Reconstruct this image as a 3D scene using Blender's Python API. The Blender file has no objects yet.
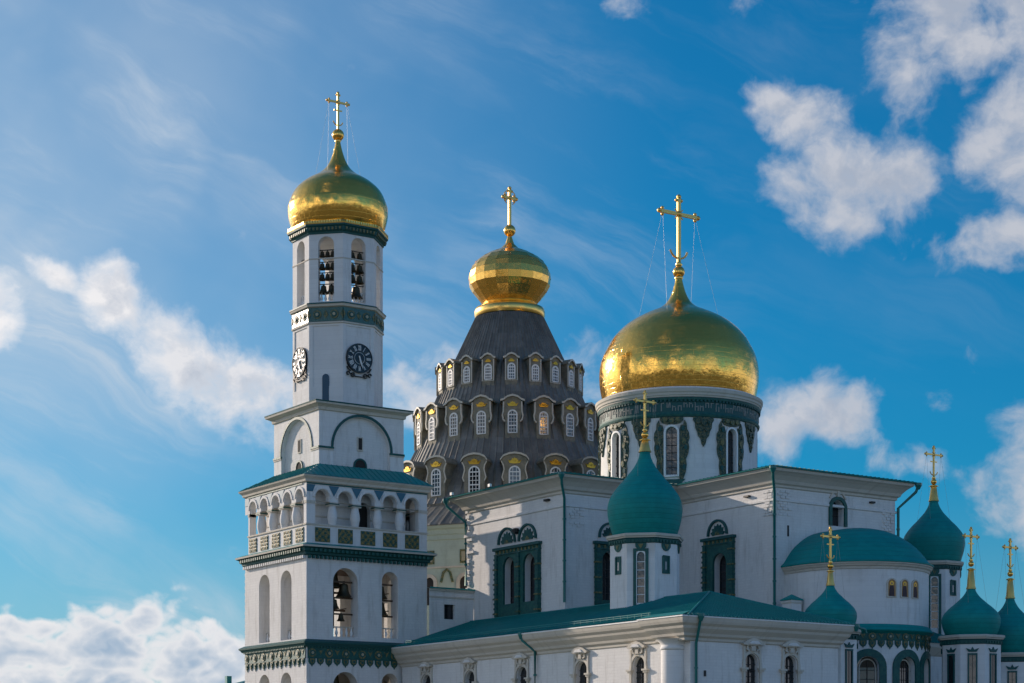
import bpy, bmesh, math, random
from mathutils import Vector
random.seed(7)
R=math.radians; PI=math.pi; sin=math.sin; cos=math.cos
sc=bpy.context.scene; COL=sc.collection

# ------------------------------------------------------------------ camera
# the world axes follow the monastery walls: +x runs along the walls that face the lens, +y goes away from it
cam=bpy.data.cameras.new('camera'); co=bpy.data.objects.new('camera',cam); COL.objects.link(co)
co.location=(-108.06,-204.58,1.7); co.rotation_euler=(R(90),0,R(-34.07))
cam.sensor_width=36; cam.lens=1884/1024*36; cam.shift_y=.4233; cam.clip_start=1; cam.clip_end=9000
sc.camera=co
# ------------------------------------------------------------------ light
SUN_EL=17.1
SX,SY=-.319,.948                                   # horizontal direction towards the sun
SUN=Vector((SX*cos(R(SUN_EL)),SY*cos(R(SUN_EL)),sin(R(SUN_EL)))).normalized()
ld=bpy.data.lights.new('sun','SUN'); ld.energy=5.0; ld.angle=R(.53); ld.color=(1,.83,.68)
lo=bpy.data.objects.new('sun',ld); COL.objects.link(lo); lo.rotation_euler=SUN.to_track_quat('Z','Y').to_euler(); lo.location=(-80,200,120)
sc.view_settings.view_transform='Standard'; sc.view_settings.look='None'; sc.view_settings.exposure=0.0; sc.view_settings.gamma=1
SKY_STRENGTH=.12

class NT:
    """small helper for node trees"""
    def __init__(s,nt): s.nt=nt; s.n=nt.nodes; s.l=nt.links
    def put(s,sock,v):
        if v is None: return
        if hasattr(v,'is_linked') or isinstance(v,bpy.types.NodeSocket): s.l.new(v,sock)
        else: sock.default_value=v
    def math(s,op,a,b=None,c=None,clamp=False):
        n=s.n.new('ShaderNodeMath'); n.operation=op; n.use_clamp=clamp
        for i,v in enumerate((a,b,c)): s.put(n.inputs[i],v)
        return n.outputs[0]
    def vmath(s,op,a,b=None,scale=None):
        n=s.n.new('ShaderNodeVectorMath'); n.operation=op
        s.put(n.inputs[0],a); s.put(n.inputs[1],b)
        if scale is not None: s.put(n.inputs[3],scale)
        return n.outputs['Value'] if op in('DOT_PRODUCT','LENGTH') else n.outputs[0]
    def mix(s,f,a,b,blend='MIX'):
        n=s.n.new('ShaderNodeMix'); n.data_type='RGBA'; n.blend_type=blend; n.clamp_factor=True
        s.put(n.inputs[0],f); s.put(n.inputs[6],a); s.put(n.inputs[7],b); return n.outputs[2]
    def noise(s,v,scale,detail=4,rough=.55,dist=0):
        n=s.n.new('ShaderNodeTexNoise'); s.put(n.inputs['Vector'],v); n.inputs['Scale'].default_value=scale
        n.inputs['Detail'].default_value=detail; n.inputs['Roughness'].default_value=rough; n.inputs['Distortion'].default_value=dist
        return n.outputs[0]
    def sep(s,v):
        n=s.n.new('ShaderNodeSeparateXYZ'); s.put(n.inputs[0],v); return n.outputs
    def comb(s,x,y,z):
        n=s.n.new('ShaderNodeCombineXYZ'); [s.put(n.inputs[i],v) for i,v in enumerate((x,y,z))]; return n.outputs[0]
    def mapr(s,v,a,b,c=0.,d=1.,smooth=True):
        n=s.n.new('ShaderNodeMapRange'); n.interpolation_type='SMOOTHSTEP' if smooth else 'LINEAR'
        s.put(n.inputs[0],v)
        for i,q in enumerate((a,b,c,d)): s.put(n.inputs[i+1],q)
        return n.outputs[0]
    def coord(s,k='Object'): return s.n.new('ShaderNodeTexCoord').outputs[k]
    def bump(s,h,strength=.3,dist=.05,normal=None):
        n=s.n.new('ShaderNodeBump'); n.inputs['Strength'].default_value=strength; n.inputs['Distance'].default_value=dist
        s.put(n.inputs['Height'],h); s.put(n.inputs['Normal'],normal); return n.outputs[0]

# ------------------------------------------------------------------ sky with clouds at compass bearings (world directions)
w=bpy.data.worlds.new('World'); sc.world=w; w.use_nodes=True
t=NT(w.node_tree); t.n.clear()
sky=t.n.new('ShaderNodeTexSky'); sky.sky_type='NISHITA'; sky.sun_disc=False
sky.sun_elevation=R(SUN_EL); sky.sun_rotation=math.atan2(SX,SY); sky.air_density=1.0; sky.dust_density=.6; sky.ozone_density=3.0
d=t.vmath('NORMALIZE',t.coord('Generated'))
dx,dy,dz=t.sep(d)
HDG=R(34.07)                                        # bearing the view is centred on, clockwise from +y
az=t.math('WRAP',t.math('SUBTRACT',t.math('ARCTAN2',dx,dy),HDG),-PI,PI)   # bearing relative to that
hor=t.math('SQRT',t.math('ADD',t.math('MULTIPLY',dx,dx),t.math('MULTIPLY',dy,dy)))
te=t.math('DIVIDE',dz,t.math('MAXIMUM',hor,.02))    # tangent of the elevation
p2=t.comb(az,te,0)
wn=t.n.new('ShaderNodeTexNoise'); t.put(wn.inputs['Vector'],p2); wn.inputs['Scale'].default_value=14; wn.inputs['Detail'].default_value=5
warp=t.vmath('SCALE',t.vmath('SUBTRACT',wn.outputs['Color'],(.5,.5,.5)),scale=.035)
q=t.vmath('ADD',p2,warp)
qx,qy,_=t.sep(q)
def B(px,py,rx,ry,rot=0,k=1): return ((px-504)/1884,(775-py-8)/1884,rx/1884,ry/1884,R(rot),k)
# (bearing, height, half widths, tilt, weight) of each cumulus mass
BLOBS=[B(55,280,30,16,30),B(110,300,40,34,30),B(160,335,62,36,38),B(215,370,78,46,35),B(262,395,60,46,20),B(4,320,30,40),
       B(415,385,42,40,0,.95),B(425,340,24,14,0,.7),
       B(795,115,60,34,30),B(835,180,70,54),B(880,185,48,42,0,.95),B(770,95,36,18,25),
       B(940,40,78,66,0,1),B(1015,25,60,60),B(1012,150,52,92,0,1),B(905,70,38,52),B(985,250,60,34,0,.95),
       B(812,405,50,34,20,.85),B(775,415,30,34,0,.8),B(590,365,46,34,0,.85),B(1012,485,46,66,20,.95),B(992,440,26,26,0,.7),
       B(900,470,40,14,10,.42),B(925,405,22,12,0,.35),B(627,12,18,16,0,.42),B(733,4,14,14,0,.42),
       B(20,645,85,36),B(110,648,90,40),B(190,655,70,30),B(60,690,220,46,0,1),B(250,690,120,30),B(340,700,90,30)]
m=None
for (bx,by,rx,ry,ro,k) in BLOBS:
    ax=t.math('SUBTRACT',qx,bx); ay=t.math('SUBTRACT',qy,by)
    # picture rows run down, so the tilt is clockwise
    u=t.math('SUBTRACT',t.math('MULTIPLY',ax,cos(ro)/rx),t.math('MULTIPLY',ay,sin(ro)/rx))
    v=t.math('ADD',t.math('MULTIPLY',ax,sin(ro)/ry),t.math('MULTIPLY',ay,cos(ro)/ry))
    rr=t.math('ADD',t.math('MULTIPLY',u,u),t.math('MULTIPLY',v,v))
    g=t.math('MULTIPLY',t.math('SUBTRACT',1.3,rr),k)
    m=g if m is None else t.math('SMOOTH_MAX',m,g,.35)
m=t.math('MAXIMUM',m,-1.)
# the rest of the sky, never in the photograph but mirrored by the gold: scattered cumulus, thicker near the horizon
gen=t.noise(t.comb(dx,dy,t.math('MULTIPLY',dz,2.2)),3.2,3,.5)
away=t.mapr(t.math('ABSOLUTE',az),.33,.5)
gm=t.math('ADD',t.math('MULTIPLY',t.math('SUBTRACT',gen,.53),8.),t.mapr(te,.7,.05,-1.0,.9))
m=t.math('ADD',t.math('MULTIPLY',m,t.math('SUBTRACT',1.,away)),t.math('MULTIPLY',gm,away))
f1=t.noise(q,30,9,.58,0)
low=t.mapr(te,.125,.085)                            # the bank of cumulus on the horizon: heaped and hard-edged
low=t.math('MULTIPLY',low,t.mapr(az,.05,-.02))
def puff(v):
    tot=None
    for sc_,am in((24,.95),(55,.42),(120,.18)):
        n=t.noise(v,sc_,0,.5); n=t.math('MULTIPLY',t.math('ABSOLUTE',t.math('SUBTRACT',t.math('MULTIPLY',n,2.),1.)),am*1.5)
        tot=n if tot is None else t.math('ADD',tot,n)
    return tot
qs=t.vmath('MULTIPLY',t.vmath('ADD',p2,t.vmath('SCALE',warp,scale=.2)),(1.,1.5,1.)); v1=puff(qs); v2=puff(t.vmath('ADD',qs,(-.0045,.006,0)))
soft=t.noise(q,60,6,.6,0)
lowf=lambda v:t.math('ADD',t.math('MULTIPLY',v,.42),t.math('MULTIPLY_ADD',soft,.34,.14))
v1=lowf(v1); v2=lowf(v2)
f1=t.math('ADD',f1,t.math('MULTIPLY',low,t.math('SUBTRACT',v1,f1)))
dens=t.math('ADD',t.math('MULTIPLY_ADD',low,.45,m),t.math('MULTIPLY',t.math('SUBTRACT',f1,.5),5.0))
cl=t.math('ADD',t.math('MULTIPLY',t.mapr(dens,-.2,1.7),t.math('SUBTRACT',1.,low)),t.math('MULTIPLY',t.mapr(dens,.0,1.0),low))
offs=t.vmath('ADD',q,(-.006,.007,0))
f2=t.noise(offs,30,6,.58,0)
f2=t.math('ADD',f2,t.math('MULTIPLY',low,t.math('SUBTRACT',v2,f2)))
lit=t.math('ADD',.5,t.math('MULTIPLY',t.math('SUBTRACT',f1,f2),t.math('MULTIPLY_ADD',low,-1.8,5.0)))
lit=t.math('SUBTRACT',lit,t.math('MULTIPLY',low,t.mapr(dens,.5,1.6,-.15,.5)),clamp=True)
big=t.noise(q,13,3,.5)
lit=t.math('ADD',lit,t.math('MULTIPLY',t.math('SUBTRACT',big,.5),2.2),clamp=True)
thick=t.mapr(dens,.5,2.4)
nearsun=t.mapr(az,.30,-.9)
litc=t.mix(nearsun,(.55,.57,.63,1),(1.45,1.36,1.28,1))
litc=t.mix(low,litc,(.86,.84,.85,1))
shc=t.mix(nearsun,(.27,.34,.46,1),(.50,.57,.68,1))
shc=t.mix(low,shc,(.34,.45,.60,1))
cc=t.mix(t.math('MULTIPLY',t.math('SUBTRACT',1.,lit),thick,clamp=True),litc,shc)
# thin streaks of cirrus, denser towards the sun
rot=R(-24)
cu=t.math('SUBTRACT',t.math('MULTIPLY',qx,cos(rot)),t.math('MULTIPLY',qy,-sin(rot)))
cvv=t.math('ADD',t.math('MULTIPLY',qx,-sin(rot)),t.math('MULTIPLY',qy,cos(rot)))
ci=t.noise(t.comb(t.math('MULTIPLY',cu,5.),t.math('MULTIPLY',cvv,26.),0),1.,7,.62,.6)
ci2=t.noise(t.comb(cu,cvv,3.),7,4,.5)
ciw=t.math('MULTIPLY',t.mapr(az,.30,-.32,.05,.62),t.mapr(az,-2.6,-1.5,.2,1.))
veil=t.math('MULTIPLY',t.math('MULTIPLY',t.mapr(az,.10,-.30,0,.55),t.math('MULTIPLY',t.mapr(az,-2.2,-1.3),t.mapr(te,1.6,.5))),t.math('MULTIPLY',t.mapr(te,.13,.22,.5,1.),t.mapr(ci2,.25,.7,.5,1.)))
cir=t.math('ADD',t.math('MULTIPLY',t.math('MULTIPLY',t.mapr(ci,.42,.78),t.mapr(ci2,.36,.66)),ciw),veil,clamp=True)
skc=t.vmath('SCALE',sky.outputs[0],scale=SKY_STRENGTH)
hs=t.n.new('ShaderNodeHueSaturation'); hs.inputs['Saturation'].default_value=1.12; hs.inputs['Hue'].default_value=.502
t.put(hs.inputs['Color'],skc)
gmn=t.n.new('ShaderNodeGamma'); t.put(gmn.inputs[0],hs.outputs[0]); gmn.inputs[1].default_value=.85
skc=t.vmath('MULTIPLY',gmn.outputs[0],t.mix(t.mapr(t.math('ABSOLUTE',az),.4,1.4),(.05,.56,.80,1),(.38,.77,1.03,1)))
skc=t.mix(t.mapr(te,.17,-.02,0,.55),skc,(.37,.45,.54,1))
base=t.mix(cir,skc,(.61,.68,.76,1))
cc=t.vmath('SCALE',cc,scale=t.math('ADD',1.,t.math('MULTIPLY',away,t.mapr(te,.05,.9,.9,.1))))
out=t.mix(t.math('MULTIPLY',cl,.93),base,cc)
# below the horizon the world is dull earth
out=t.mix(t.mapr(dz,0,-.02),out,(.05,.05,.045,1))
bg=t.n.new('ShaderNodeBackground'); t.put(bg.inputs[0],out); bg.inputs[1].default_value=1.0
ow=t.n.new('ShaderNodeOutputWorld'); t.l.new(bg.outputs[0],ow.inputs[0])
w.cycles.sampling_method='MANUAL'; w.cycles.sample_map_resolution=512

# ------------------------------------------------------------------ materials
MATS={}
def material(name,col,rough=.6,metal=0.,fn=None,spec=.5):
    m=bpy.data.materials.new(name); m.use_nodes=True; t=NT(m.node_tree)
    b=t.n['Principled BSDF']; b.inputs['Base Color'].default_value=(*col,1); b.inputs['Roughness'].default_value=rough
    b.inputs['Metallic'].default_value=metal; b.inputs['Specular IOR Level'].default_value=spec
    if fn: fn(t,b)
    MATS[name]=m; return m
def wallfn(course,tint,bs):
    def fn(t,b):
        x,y,z=t.sep(t.coord()); uv=t.comb(t.math('ADD',x,y),z,0)
        br=t.n.new('ShaderNodeTexBrick'); t.put(br.inputs['Vector'],uv); br.inputs['Scale'].default_value=1
        br.inputs['Brick Width'].default_value=course*2.4; br.inputs['Row Height'].default_value=course; br.inputs['Mortar Size'].default_value=.025
        br.inputs['Color1'].default_value=(*tint,1); br.inputs['Color2'].default_value=(*[c*.95 for c in tint],1); br.inputs['Mortar'].default_value=(*[c*.91 for c in tint],1)
        n1=t.noise(t.coord(),.35,6,.65); n2=t.noise(t.comb(t.math('MULTIPLY',t.math('ADD',x,y),1.3),t.math('MULTIPLY',z,.16),0),1.,5,.7)
        n3=t.noise(t.coord(),3.,4,.6)
        c=t.mix(t.mapr(n1,.42,.7,0,.32),br.outputs[0],(tint[0]*.80,tint[1]*.80,tint[2]*.82,1))
        c=t.mix(t.mapr(n2,.48,.75,0,.65),c,(tint[0]*.62,tint[1]*.60,tint[2]*.57,1))
        c=t.mix(t.mapr(n3,.58,.8,0,.20),c,(tint[0]*.75,tint[1]*.70,tint[2]*.66,1))
        t.put(b.inputs['Base Color'],c)
        h=t.math('ADD',t.math('MULTIPLY',br.outputs[1],-.6),t.math('MULTIPLY',n3,.8))
        t.put(b.inputs['Normal'],t.bump(h,bs,.06))
    return fn
material('limewash',(.74,.73,.71),.85,0,wallfn(.32,(.75,.735,.71),.35),.2)
material('plaster',(.76,.75,.73),.8,0,wallfn(.6,(.76,.75,.73),.12),.25)
material('stone',(.6,.58,.54),.8,0,wallfn(.9,(.60,.555,.475),.12),.25)
material('cream_wall',(.5,.5,.4),.85,0,wallfn(.6,(.45,.53,.46),.12),.2)
def roughtile(t,b): pass
def metalfn(c0,c1,band,horiz):
    def fn(t,b):
        o=t.coord(); x,y,z=t.sep(o)
        n=t.noise(o,.9,5,.6); n2=t.noise(o,7,3,.6)
        c=t.mix(t.mapr(n,.35,.7),(*c0,1),(*c1,1))
        c=t.mix(t.mapr(n2,.6,.8,0,.25),c,(c0[0]*.6+.02,c0[1]*.6+.01,c0[2]*.6+.01,1))
        if horiz:
            ph=t.math('FRACT',t.math('MULTIPLY',z,1/band))
            ln=t.mapr(t.math('ABSOLUTE',t.math('SUBTRACT',ph,.5)),.40,.5)
            c=t.mix(t.math('MULTIPLY',ln,.38),c,(c0[0]*.4,c0[1]*.45,c0[2]*.45,1))
            # each course of sheets weathers a little differently
            rowid=t.math('FLOOR',t.math('MULTIPLY',z,1/band)); wn=t.n.new('ShaderNodeTexWhiteNoise'); wn.noise_dimensions='1D'; t.put(wn.inputs['W'],rowid)
            c=t.mix(t.math('MULTIPLY',wn.outputs[0],.22),c,(c1[0]*1.3,c1[1]*1.2,c1[2]*1.2,1))
            t.put(b.inputs['Normal'],t.bump(t.math('ADD',t.math('MULTIPLY',ln,-1.),t.math('MULTIPLY',n,.6)),.35,.06))
        else: t.put(b.inputs['Normal'],t.bump(n2,.12,.05))
        t.put(b.inputs['Base Color'],c)
        t.put(b.inputs['Roughness'],t.mapr(n,.3,.7,.5,.65) if horiz else t.mapr(n,.3,.7,.4,.55))
    return fn
material('teal_roof',(.01,.15,.13),.45,0,metalfn((.006,.20,.19),(.016,.25,.23),.5,False),.4)
material('teal_dome',(.006,.12,.105),.45,0,metalfn((.003,.22,.205),(.006,.265,.245),.55,True),.18)
def tentfn(t,b):
    o=t.coord(); x,y,z=t.sep(o)
    st=t.math('FLOOR',t.math('MULTIPLY',t.math('ARCTAN2',x,y),96/(2*PI)))
    wn=t.n.new('ShaderNodeTexWhiteNoise'); wn.noise_dimensions='2D'; t.put(wn.inputs['Vector'],t.comb(st,t.math('FLOOR',t.math('MULTIPLY',z,.42)),0))
    n=t.noise(o,.7,5,.65); n2=t.noise(t.comb(x,y,t.math('MULTIPLY',z,.15)),2.5,4,.7)
    c=t.mix(t.mapr(n,.35,.7),(.17,.162,.138,1),(.25,.235,.195,1))
    c=t.mix(t.math('MULTIPLY',wn.outputs[0],.5),c,(.085,.085,.078,1)); c=t.mix(t.mapr(n2,.52,.75,0,.5),c,(.15,.095,.055,1))
    t.put(b.inputs['Base Color'],c); t.put(b.inputs['Roughness'],t.mapr(wn.outputs[0],0,1,.38,.6)); t.put(b.inputs['Normal'],t.bump(n,.15,.1))
material('tent_metal',(.16,.15,.12),.5,.15,tentfn,.5)
material('glass_mid',(.05,.06,.07),.08,0,None,.8)
material('grey_metal',(.12,.115,.1),.5,.5,metalfn((.13,.126,.115),(.19,.18,.155),.6,False),.5)
material('pipe_green',(.006,.15,.14),.4)
def tilefn(t,b):
    o=t.coord(); x,y,z=t.sep(o); n=t.noise(o,2.2,3,.6); n2=t.noise(o,9,2,.5)
    c=t.mix(t.mapr(n,.4,.65),(.008,.085,.08,1),(.02,.12,.10,1))
    c=t.mix(t.mapr(n2,.6,.72,0,.7),c,(.11,.10,.035,1)); t.put(b.inputs['Base Color'],c)
    t.put(b.inputs['Normal'],t.bump(n2,.5,.06))
material('tile_green',(.01,.07,.055),.55,0,tilefn,.35)
material('tile_gloss',(.01,.07,.055),.28,0,tilefn,.6)
material('tile_gold',(.26,.19,.06),.55,0,None,.3)
material('tile_grey',(.24,.25,.23),.6,0,None,.3)
material('wire',(.35,.34,.3),.5,.8)
material('tile_dark',(.010,.085,.083),.55,0,lambda t,b:t.put(b.inputs['Normal'],t.bump(t.noise(t.coord(),8,2),.5,.06)),.35)
def tile2(t,b):
    o=t.coord(); n=t.noise(o,3.5,3,.6)
    t.put(b.inputs['Base Color'],t.mix(t.mapr(n,.4,.62),(.20,.17,.07,1),(.035,.09,.055,1))); t.put(b.inputs['Normal'],t.bump(n,.6,.08))
material('tile_olive',(.15,.13,.06),.5,0,tile2,.35)
def mott(t,b):
    o=t.coord(); n=t.noise(o,4.2,4,.7); n2=t.noise(o,11,2,.5)
    c=t.mix(t.mapr(n,.44,.6),(.012,.06,.05,1),(.15,.14,.075,1)); c=t.mix(t.mapr(n2,.62,.7,0,.8),c,(.35,.31,.19,1))
    t.put(b.inputs['Base Color'],c); t.put(b.inputs['Normal'],t.bump(n,.9,.12))
material('tile_mottled',(.1,.1,.06),.5,0,mott,.35)
material('tile_cream',(.36,.33,.22),.5,0,None,.5)
material('tile_blue',(.01,.10,.16),.3,0,None,.5)
def goldfn(sw,sh,amp,rad):
    def fn(t,b):
        o=t.coord(); x,y,z=t.sep(o)
        an=t.math('MULTIPLY',t.math('ARCTAN2',x,y),rad)
        br=t.n.new('ShaderNodeTexBrick'); t.put(br.inputs['Vector'],t.comb(an,z,0)); br.inputs['Scale'].default_value=1
        br.inputs['Brick Width'].default_value=sw; br.inputs['Row Height'].default_value=sh; br.inputs['Mortar Size'].default_value=.012
        n=t.noise(o,.55,3,.5); n2=t.noise(o,2.3,3,.55)
        h=t.math('ADD',t.math('MULTIPLY',n,1.2),t.math('ADD',t.math('MULTIPLY',br.outputs[1],-.22),t.math('MULTIPLY',n2,.22)))
        t.put(b.inputs['Normal'],t.bump(h,amp,.22))
        t.put(b.inputs['Roughness'],t.mapr(n2,.3,.7,.10,.24))
        t.put(b.inputs['Base Color'],t.mix(t.mapr(n2,.45,.8,0,.6),(1.,.56,.115,1),(.80,.42,.08,1)))
    return fn
material('gold',(.95,.64,.18),.16,.94,goldfn(1.2,.62,.25,8))
material('gold_panel',(1.,.55,.12),.2,.9,lambda t,b:t.put(b.inputs['Roughness'],t.mapr(t.noise(t.coord(),2.,3),.3,.7,.14,.3)))
material('gold_trim',(.92,.58,.16),.28,1.)
material('ornament_gold',(.75,.45,.06),.38,.8)
material('cross_gold',(.88,.55,.16),.38,.8)
material('glass',(.015,.02,.025),.06,0,lambda t,b:t.put(b.inputs['Normal'],t.bump(t.noise(t.coord(),1.2,2),.12,.05)),.7)
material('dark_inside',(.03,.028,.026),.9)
material('glass_pale',(.16,.18,.20),.12,0,None,.8)
material('white_paint',(.78,.78,.76),.5)
material('iron',(.03,.03,.03),.55,.4)
material('dial_black',(.012,.014,.016),.13,0,lambda t,b:t.put(b.inputs['Normal'],t.bump(t.noise(t.coord(),1.1,2),.5,.2)),.4)
material('dial_white',(.72,.72,.70),.35)
def bz(t,b): t.put(b.inputs['Base Color'],t.mix(t.noise(t.coord(),4,3),(.05,.04,.025,1),(.10,.075,.04,1)))
material('bronze',(.08,.06,.035),.42,.85,bz)
material('wood',(.09,.06,.04),.8)
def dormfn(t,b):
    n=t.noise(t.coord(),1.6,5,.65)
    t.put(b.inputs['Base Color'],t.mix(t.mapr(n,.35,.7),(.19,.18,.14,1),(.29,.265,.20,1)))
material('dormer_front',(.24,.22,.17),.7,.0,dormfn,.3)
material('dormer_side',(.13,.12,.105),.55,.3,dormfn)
material('dormer_trim',(.55,.52,.44),.6)
material('blue_door',(.006,.06,.11),.4)
material('icon_ground',(.42,.22,.07),.5)
material('icon_robe',(.05,.025,.03),.6)
material('icon_skin',(.35,.2,.12),.6)
material('earth',(.09,.10,.05),.95,0,lambda t,b:t.put(b.inputs['Base Color'],t.mix(t.mapr(t.noise(t.coord(),.05,6),.4,.6),(.06,.085,.03,1),(.17,.15,.12,1))))

# ------------------------------------------------------------------ mesh builder
BASE={}
class MB:
    def __init__(s): s.v=[]; s.f=[]; s.m=[]; s.sm=[]; s.mats=[]
    def mi(s,n):
        if n not in s.mats: s.mats.append(n)
        return s.mats.index(n)
    def vert(s,p): s.v.append(tuple(p)); return len(s.v)-1
    def face(s,pts,mat,smooth=False):
        ids=[s.vert(p) for p in pts]; s.f.append(ids); s.m.append(s.mi(mat)); s.sm.append(smooth)
    def quadgrid(s,rows,mat,smooth=False,closed=False):
        k=s.mi(mat); ids=[[s.vert(p) for p in r] for r in rows]
        for i in range(len(ids)-1):
            n=len(ids[i])
            for j in range(n if closed else n-1):
                a,b,c,e=ids[i][j],ids[i][(j+1)%n],ids[i+1][(j+1)%n],ids[i+1][j]
                s.f.append([a,b,c,e]); s.m.append(k); s.sm.append(smooth)
    def box(s,x0,x1,y0,y1,z0,z1,mat,f=None):
        P=[(x0,y0,z0),(x1,y0,z0),(x1,y1,z0),(x0,y1,z0),(x0,y0,z1),(x1,y0,z1),(x1,y1,z1),(x0,y1,z1)]
        k=s.mi(mat); i=[s.vert(p) for p in P]
        for q in((0,1,2,3),(4,5,6,7),(0,1,5,4),(1,2,6,5),(2,3,7,6),(3,0,4,7)): s.f.append([i[j] for j in q]); s.m.append(k); s.sm.append(False)
    def pan(s,f,u0,u1,z0,z1,d0,d1,mat):
        """box in a wall frame: u along, z up, d outwards"""
        P=[f(u0,z0,d0),f(u1,z0,d0),f(u1,z0,d1),f(u0,z0,d1),f(u0,z1,d0),f(u1,z1,d0),f(u1,z1,d1),f(u0,z1,d1)]
        k=s.mi(mat); i=[s.vert(p) for p in P]
        for q in((0,1,2,3),(4,5,6,7),(0,1,5,4),(1,2,6,5),(2,3,7,6),(3,0,4,7)): s.f.append([i[j] for j in q]); s.m.append(k); s.sm.append(False)
    def prism(s,f,poly,d0,d1,mat,side=None):
        k=s.mi(mat); k2=s.mi(side or mat)
        a=[s.vert(f(u,z,d0)) for u,z in poly]; b=[s.vert(f(u,z,d1)) for u,z in poly]; n=len(poly)
        s.f.append(b); s.m.append(k); s.sm.append(False); s.f.append(a[::-1]); s.m.append(k2); s.sm.append(False)
        for i in range(n): s.f.append([a[i],a[(i+1)%n],b[(i+1)%n],b[i]]); s.m.append(k2); s.sm.append(False)
    def band(s,f,line,wd,d0,d1,mat):
        """a strip of width wd following a polyline (u,z), proud from d0 to d1"""
        n=len(line); L=[];Rr=[]
        for i in range(n):
            a=line[max(0,i-1)]; b=line[min(n-1,i+1)]
            tx,tz=b[0]-a[0],b[1]-a[1]; l=math.hypot(tx,tz) or 1; nx,nz=-tz/l,tx/l
            L.append((line[i][0]+nx*wd/2,line[i][1]+nz*wd/2)); Rr.append((line[i][0]-nx*wd/2,line[i][1]-nz*wd/2))
        for i in range(n-1):
            s.prism(f,[Rr[i],Rr[i+1],L[i+1],L[i]],d0,d1,mat)
    def lathe(s,prof,c,mat,seg=48,smooth=True,rf=None,a0=0,capt=False):
        rows=[]
        for r,z in prof:
            rows.append([(c[0]+(r+(rf(i,z) if rf else 0))*cos(a0+2*PI*i/seg),c[1]+(r+(rf(i,z) if rf else 0))*sin(a0+2*PI*i/seg),z) for i in range(seg)])
        s.quadgrid(rows,mat,smooth,True)
        if capt: s.face(rows[-1],mat)
    def sphere(s,c,r,mat,seg=20,sq=1.):
        s.lathe([(max(.002,r*sin(PI*i/12)),c[2]-r*sq*cos(PI*i/12)) for i in range(13)],c,mat,seg)
    def tube(s,pts,r,mat,seg=8,smooth=True):
        rows=[]; n=len(pts); pts=[Vector(p) for p in pts]
        for i,p in enumerate(pts):
            tg=(pts[min(n-1,i+1)]-pts[max(0,i-1)]).normalized()
            a=tg.cross(Vector((0,0,1))); 
            if a.length<.05: a=tg.cross(Vector((0,1,0)))
            a.normalize(); b=tg.cross(a)
            rr=r[i] if isinstance(r,(list,tuple)) else r
            rows.append([tuple(p+a*rr*cos(2*PI*j/seg)+b*rr*sin(2*PI*j/seg)) for j in range(seg)])
        s.quadgrid(rows,mat,smooth,True); s.face(rows[0],mat); s.face(rows[-1],mat)
    def sweep(s,poly,prof,mat,closed=True,smooth=False):
        """profile [(outward, z)] carried round a plan polygon (counter-clockwise), mitred"""
        rows=[offs_poly(poly,d,z) for d,z in prof]
        s.quadgrid(rows,mat,smooth,closed)
    def dentils(s,poly,d0,d1,z0,z1,wd,gap,mat,edges=None):
        n=len(poly)
        for i in range(n):
            if edges is not None and i not in edges: continue
            a,b=Vector(poly[i]),Vector(poly[(i+1)%n]); l=(b-a).length; f=frame(a,b); k=max(1,int(l/(wd+gap))); st=l/k
            for j in range(k): s.pan(f,(j+.5)*st-wd/2,(j+.5)*st+wd/2,z0,z1,d0,d1,mat)
    def build(s,name,parent=None,label=None):
        me=bpy.data.meshes.new(name); L=Vector((0,0,0)); p=parent
        if parent is not None: L=BASE[parent.name]
        me.from_pydata([tuple(Vector(v)-L) for v in s.v],[],s.f)
        for n in s.mats: me.materials.append(MATS[n])
        me.polygons.foreach_set('material_index',s.m); me.polygons.foreach_set('use_smooth',s.sm)
        bm=bmesh.new(); bm.from_mesh(me); bmesh.ops.recalc_face_normals(bm,faces=bm.faces); bm.to_mesh(me); bm.free()
        me.update(); o=bpy.data.objects.new(name,me); COL.objects.link(o)
        if parent is not None: o.parent=parent
        BASE[o.name]=L
        if label: o['label']=label
        return o
def offs_poly(poly,d,z):
    n=len(poly); out=[]
    for i in range(n):
        p=Vector(poly[i]); a=(p-Vector(poly[i-1])).normalized(); b=(Vector(poly[(i+1)%n])-p).normalized()
        na=Vector((a.y,-a.x)); nb=Vector((b.y,-b.x)); k=1+na.dot(nb); o=(na+nb)/max(k,.2)
        out.append((p.x+o.x*d,p.y+o.y*d,z))
    return out
def frame(a,b):
    """wall frame from plan point a to plan point b; outwards is on the right hand (counter-clockwise plans)"""
    a=Vector(a[:2]); b=Vector(b[:2]); u=(b-a).normalized(); n=Vector((u.y,-u.x))
    return lambda U,z,d:(a.x+u.x*U+n.x*d,a.y+u.y*U+n.y*d,z)
def cyl(c,rad,a0=0.):
    return lambda U,z,d:(c[0]+(rad+d)*cos(a0+U/rad),c[1]+(rad+d)*sin(a0+U/rad),z)
def arc(uc,w,zs,zt,n=12):
    r=w/2; sp=zt-r
    return [(uc-r*cos(PI*i/n),sp+r*sin(PI*i/n)) for i in range(n+1)]
def arch_poly(uc,w,zs,zt,n=12): return [(uc-w/2,zs)]+arc(uc,w,zs,zt,n)+[(uc+w/2,zs)]
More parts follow.
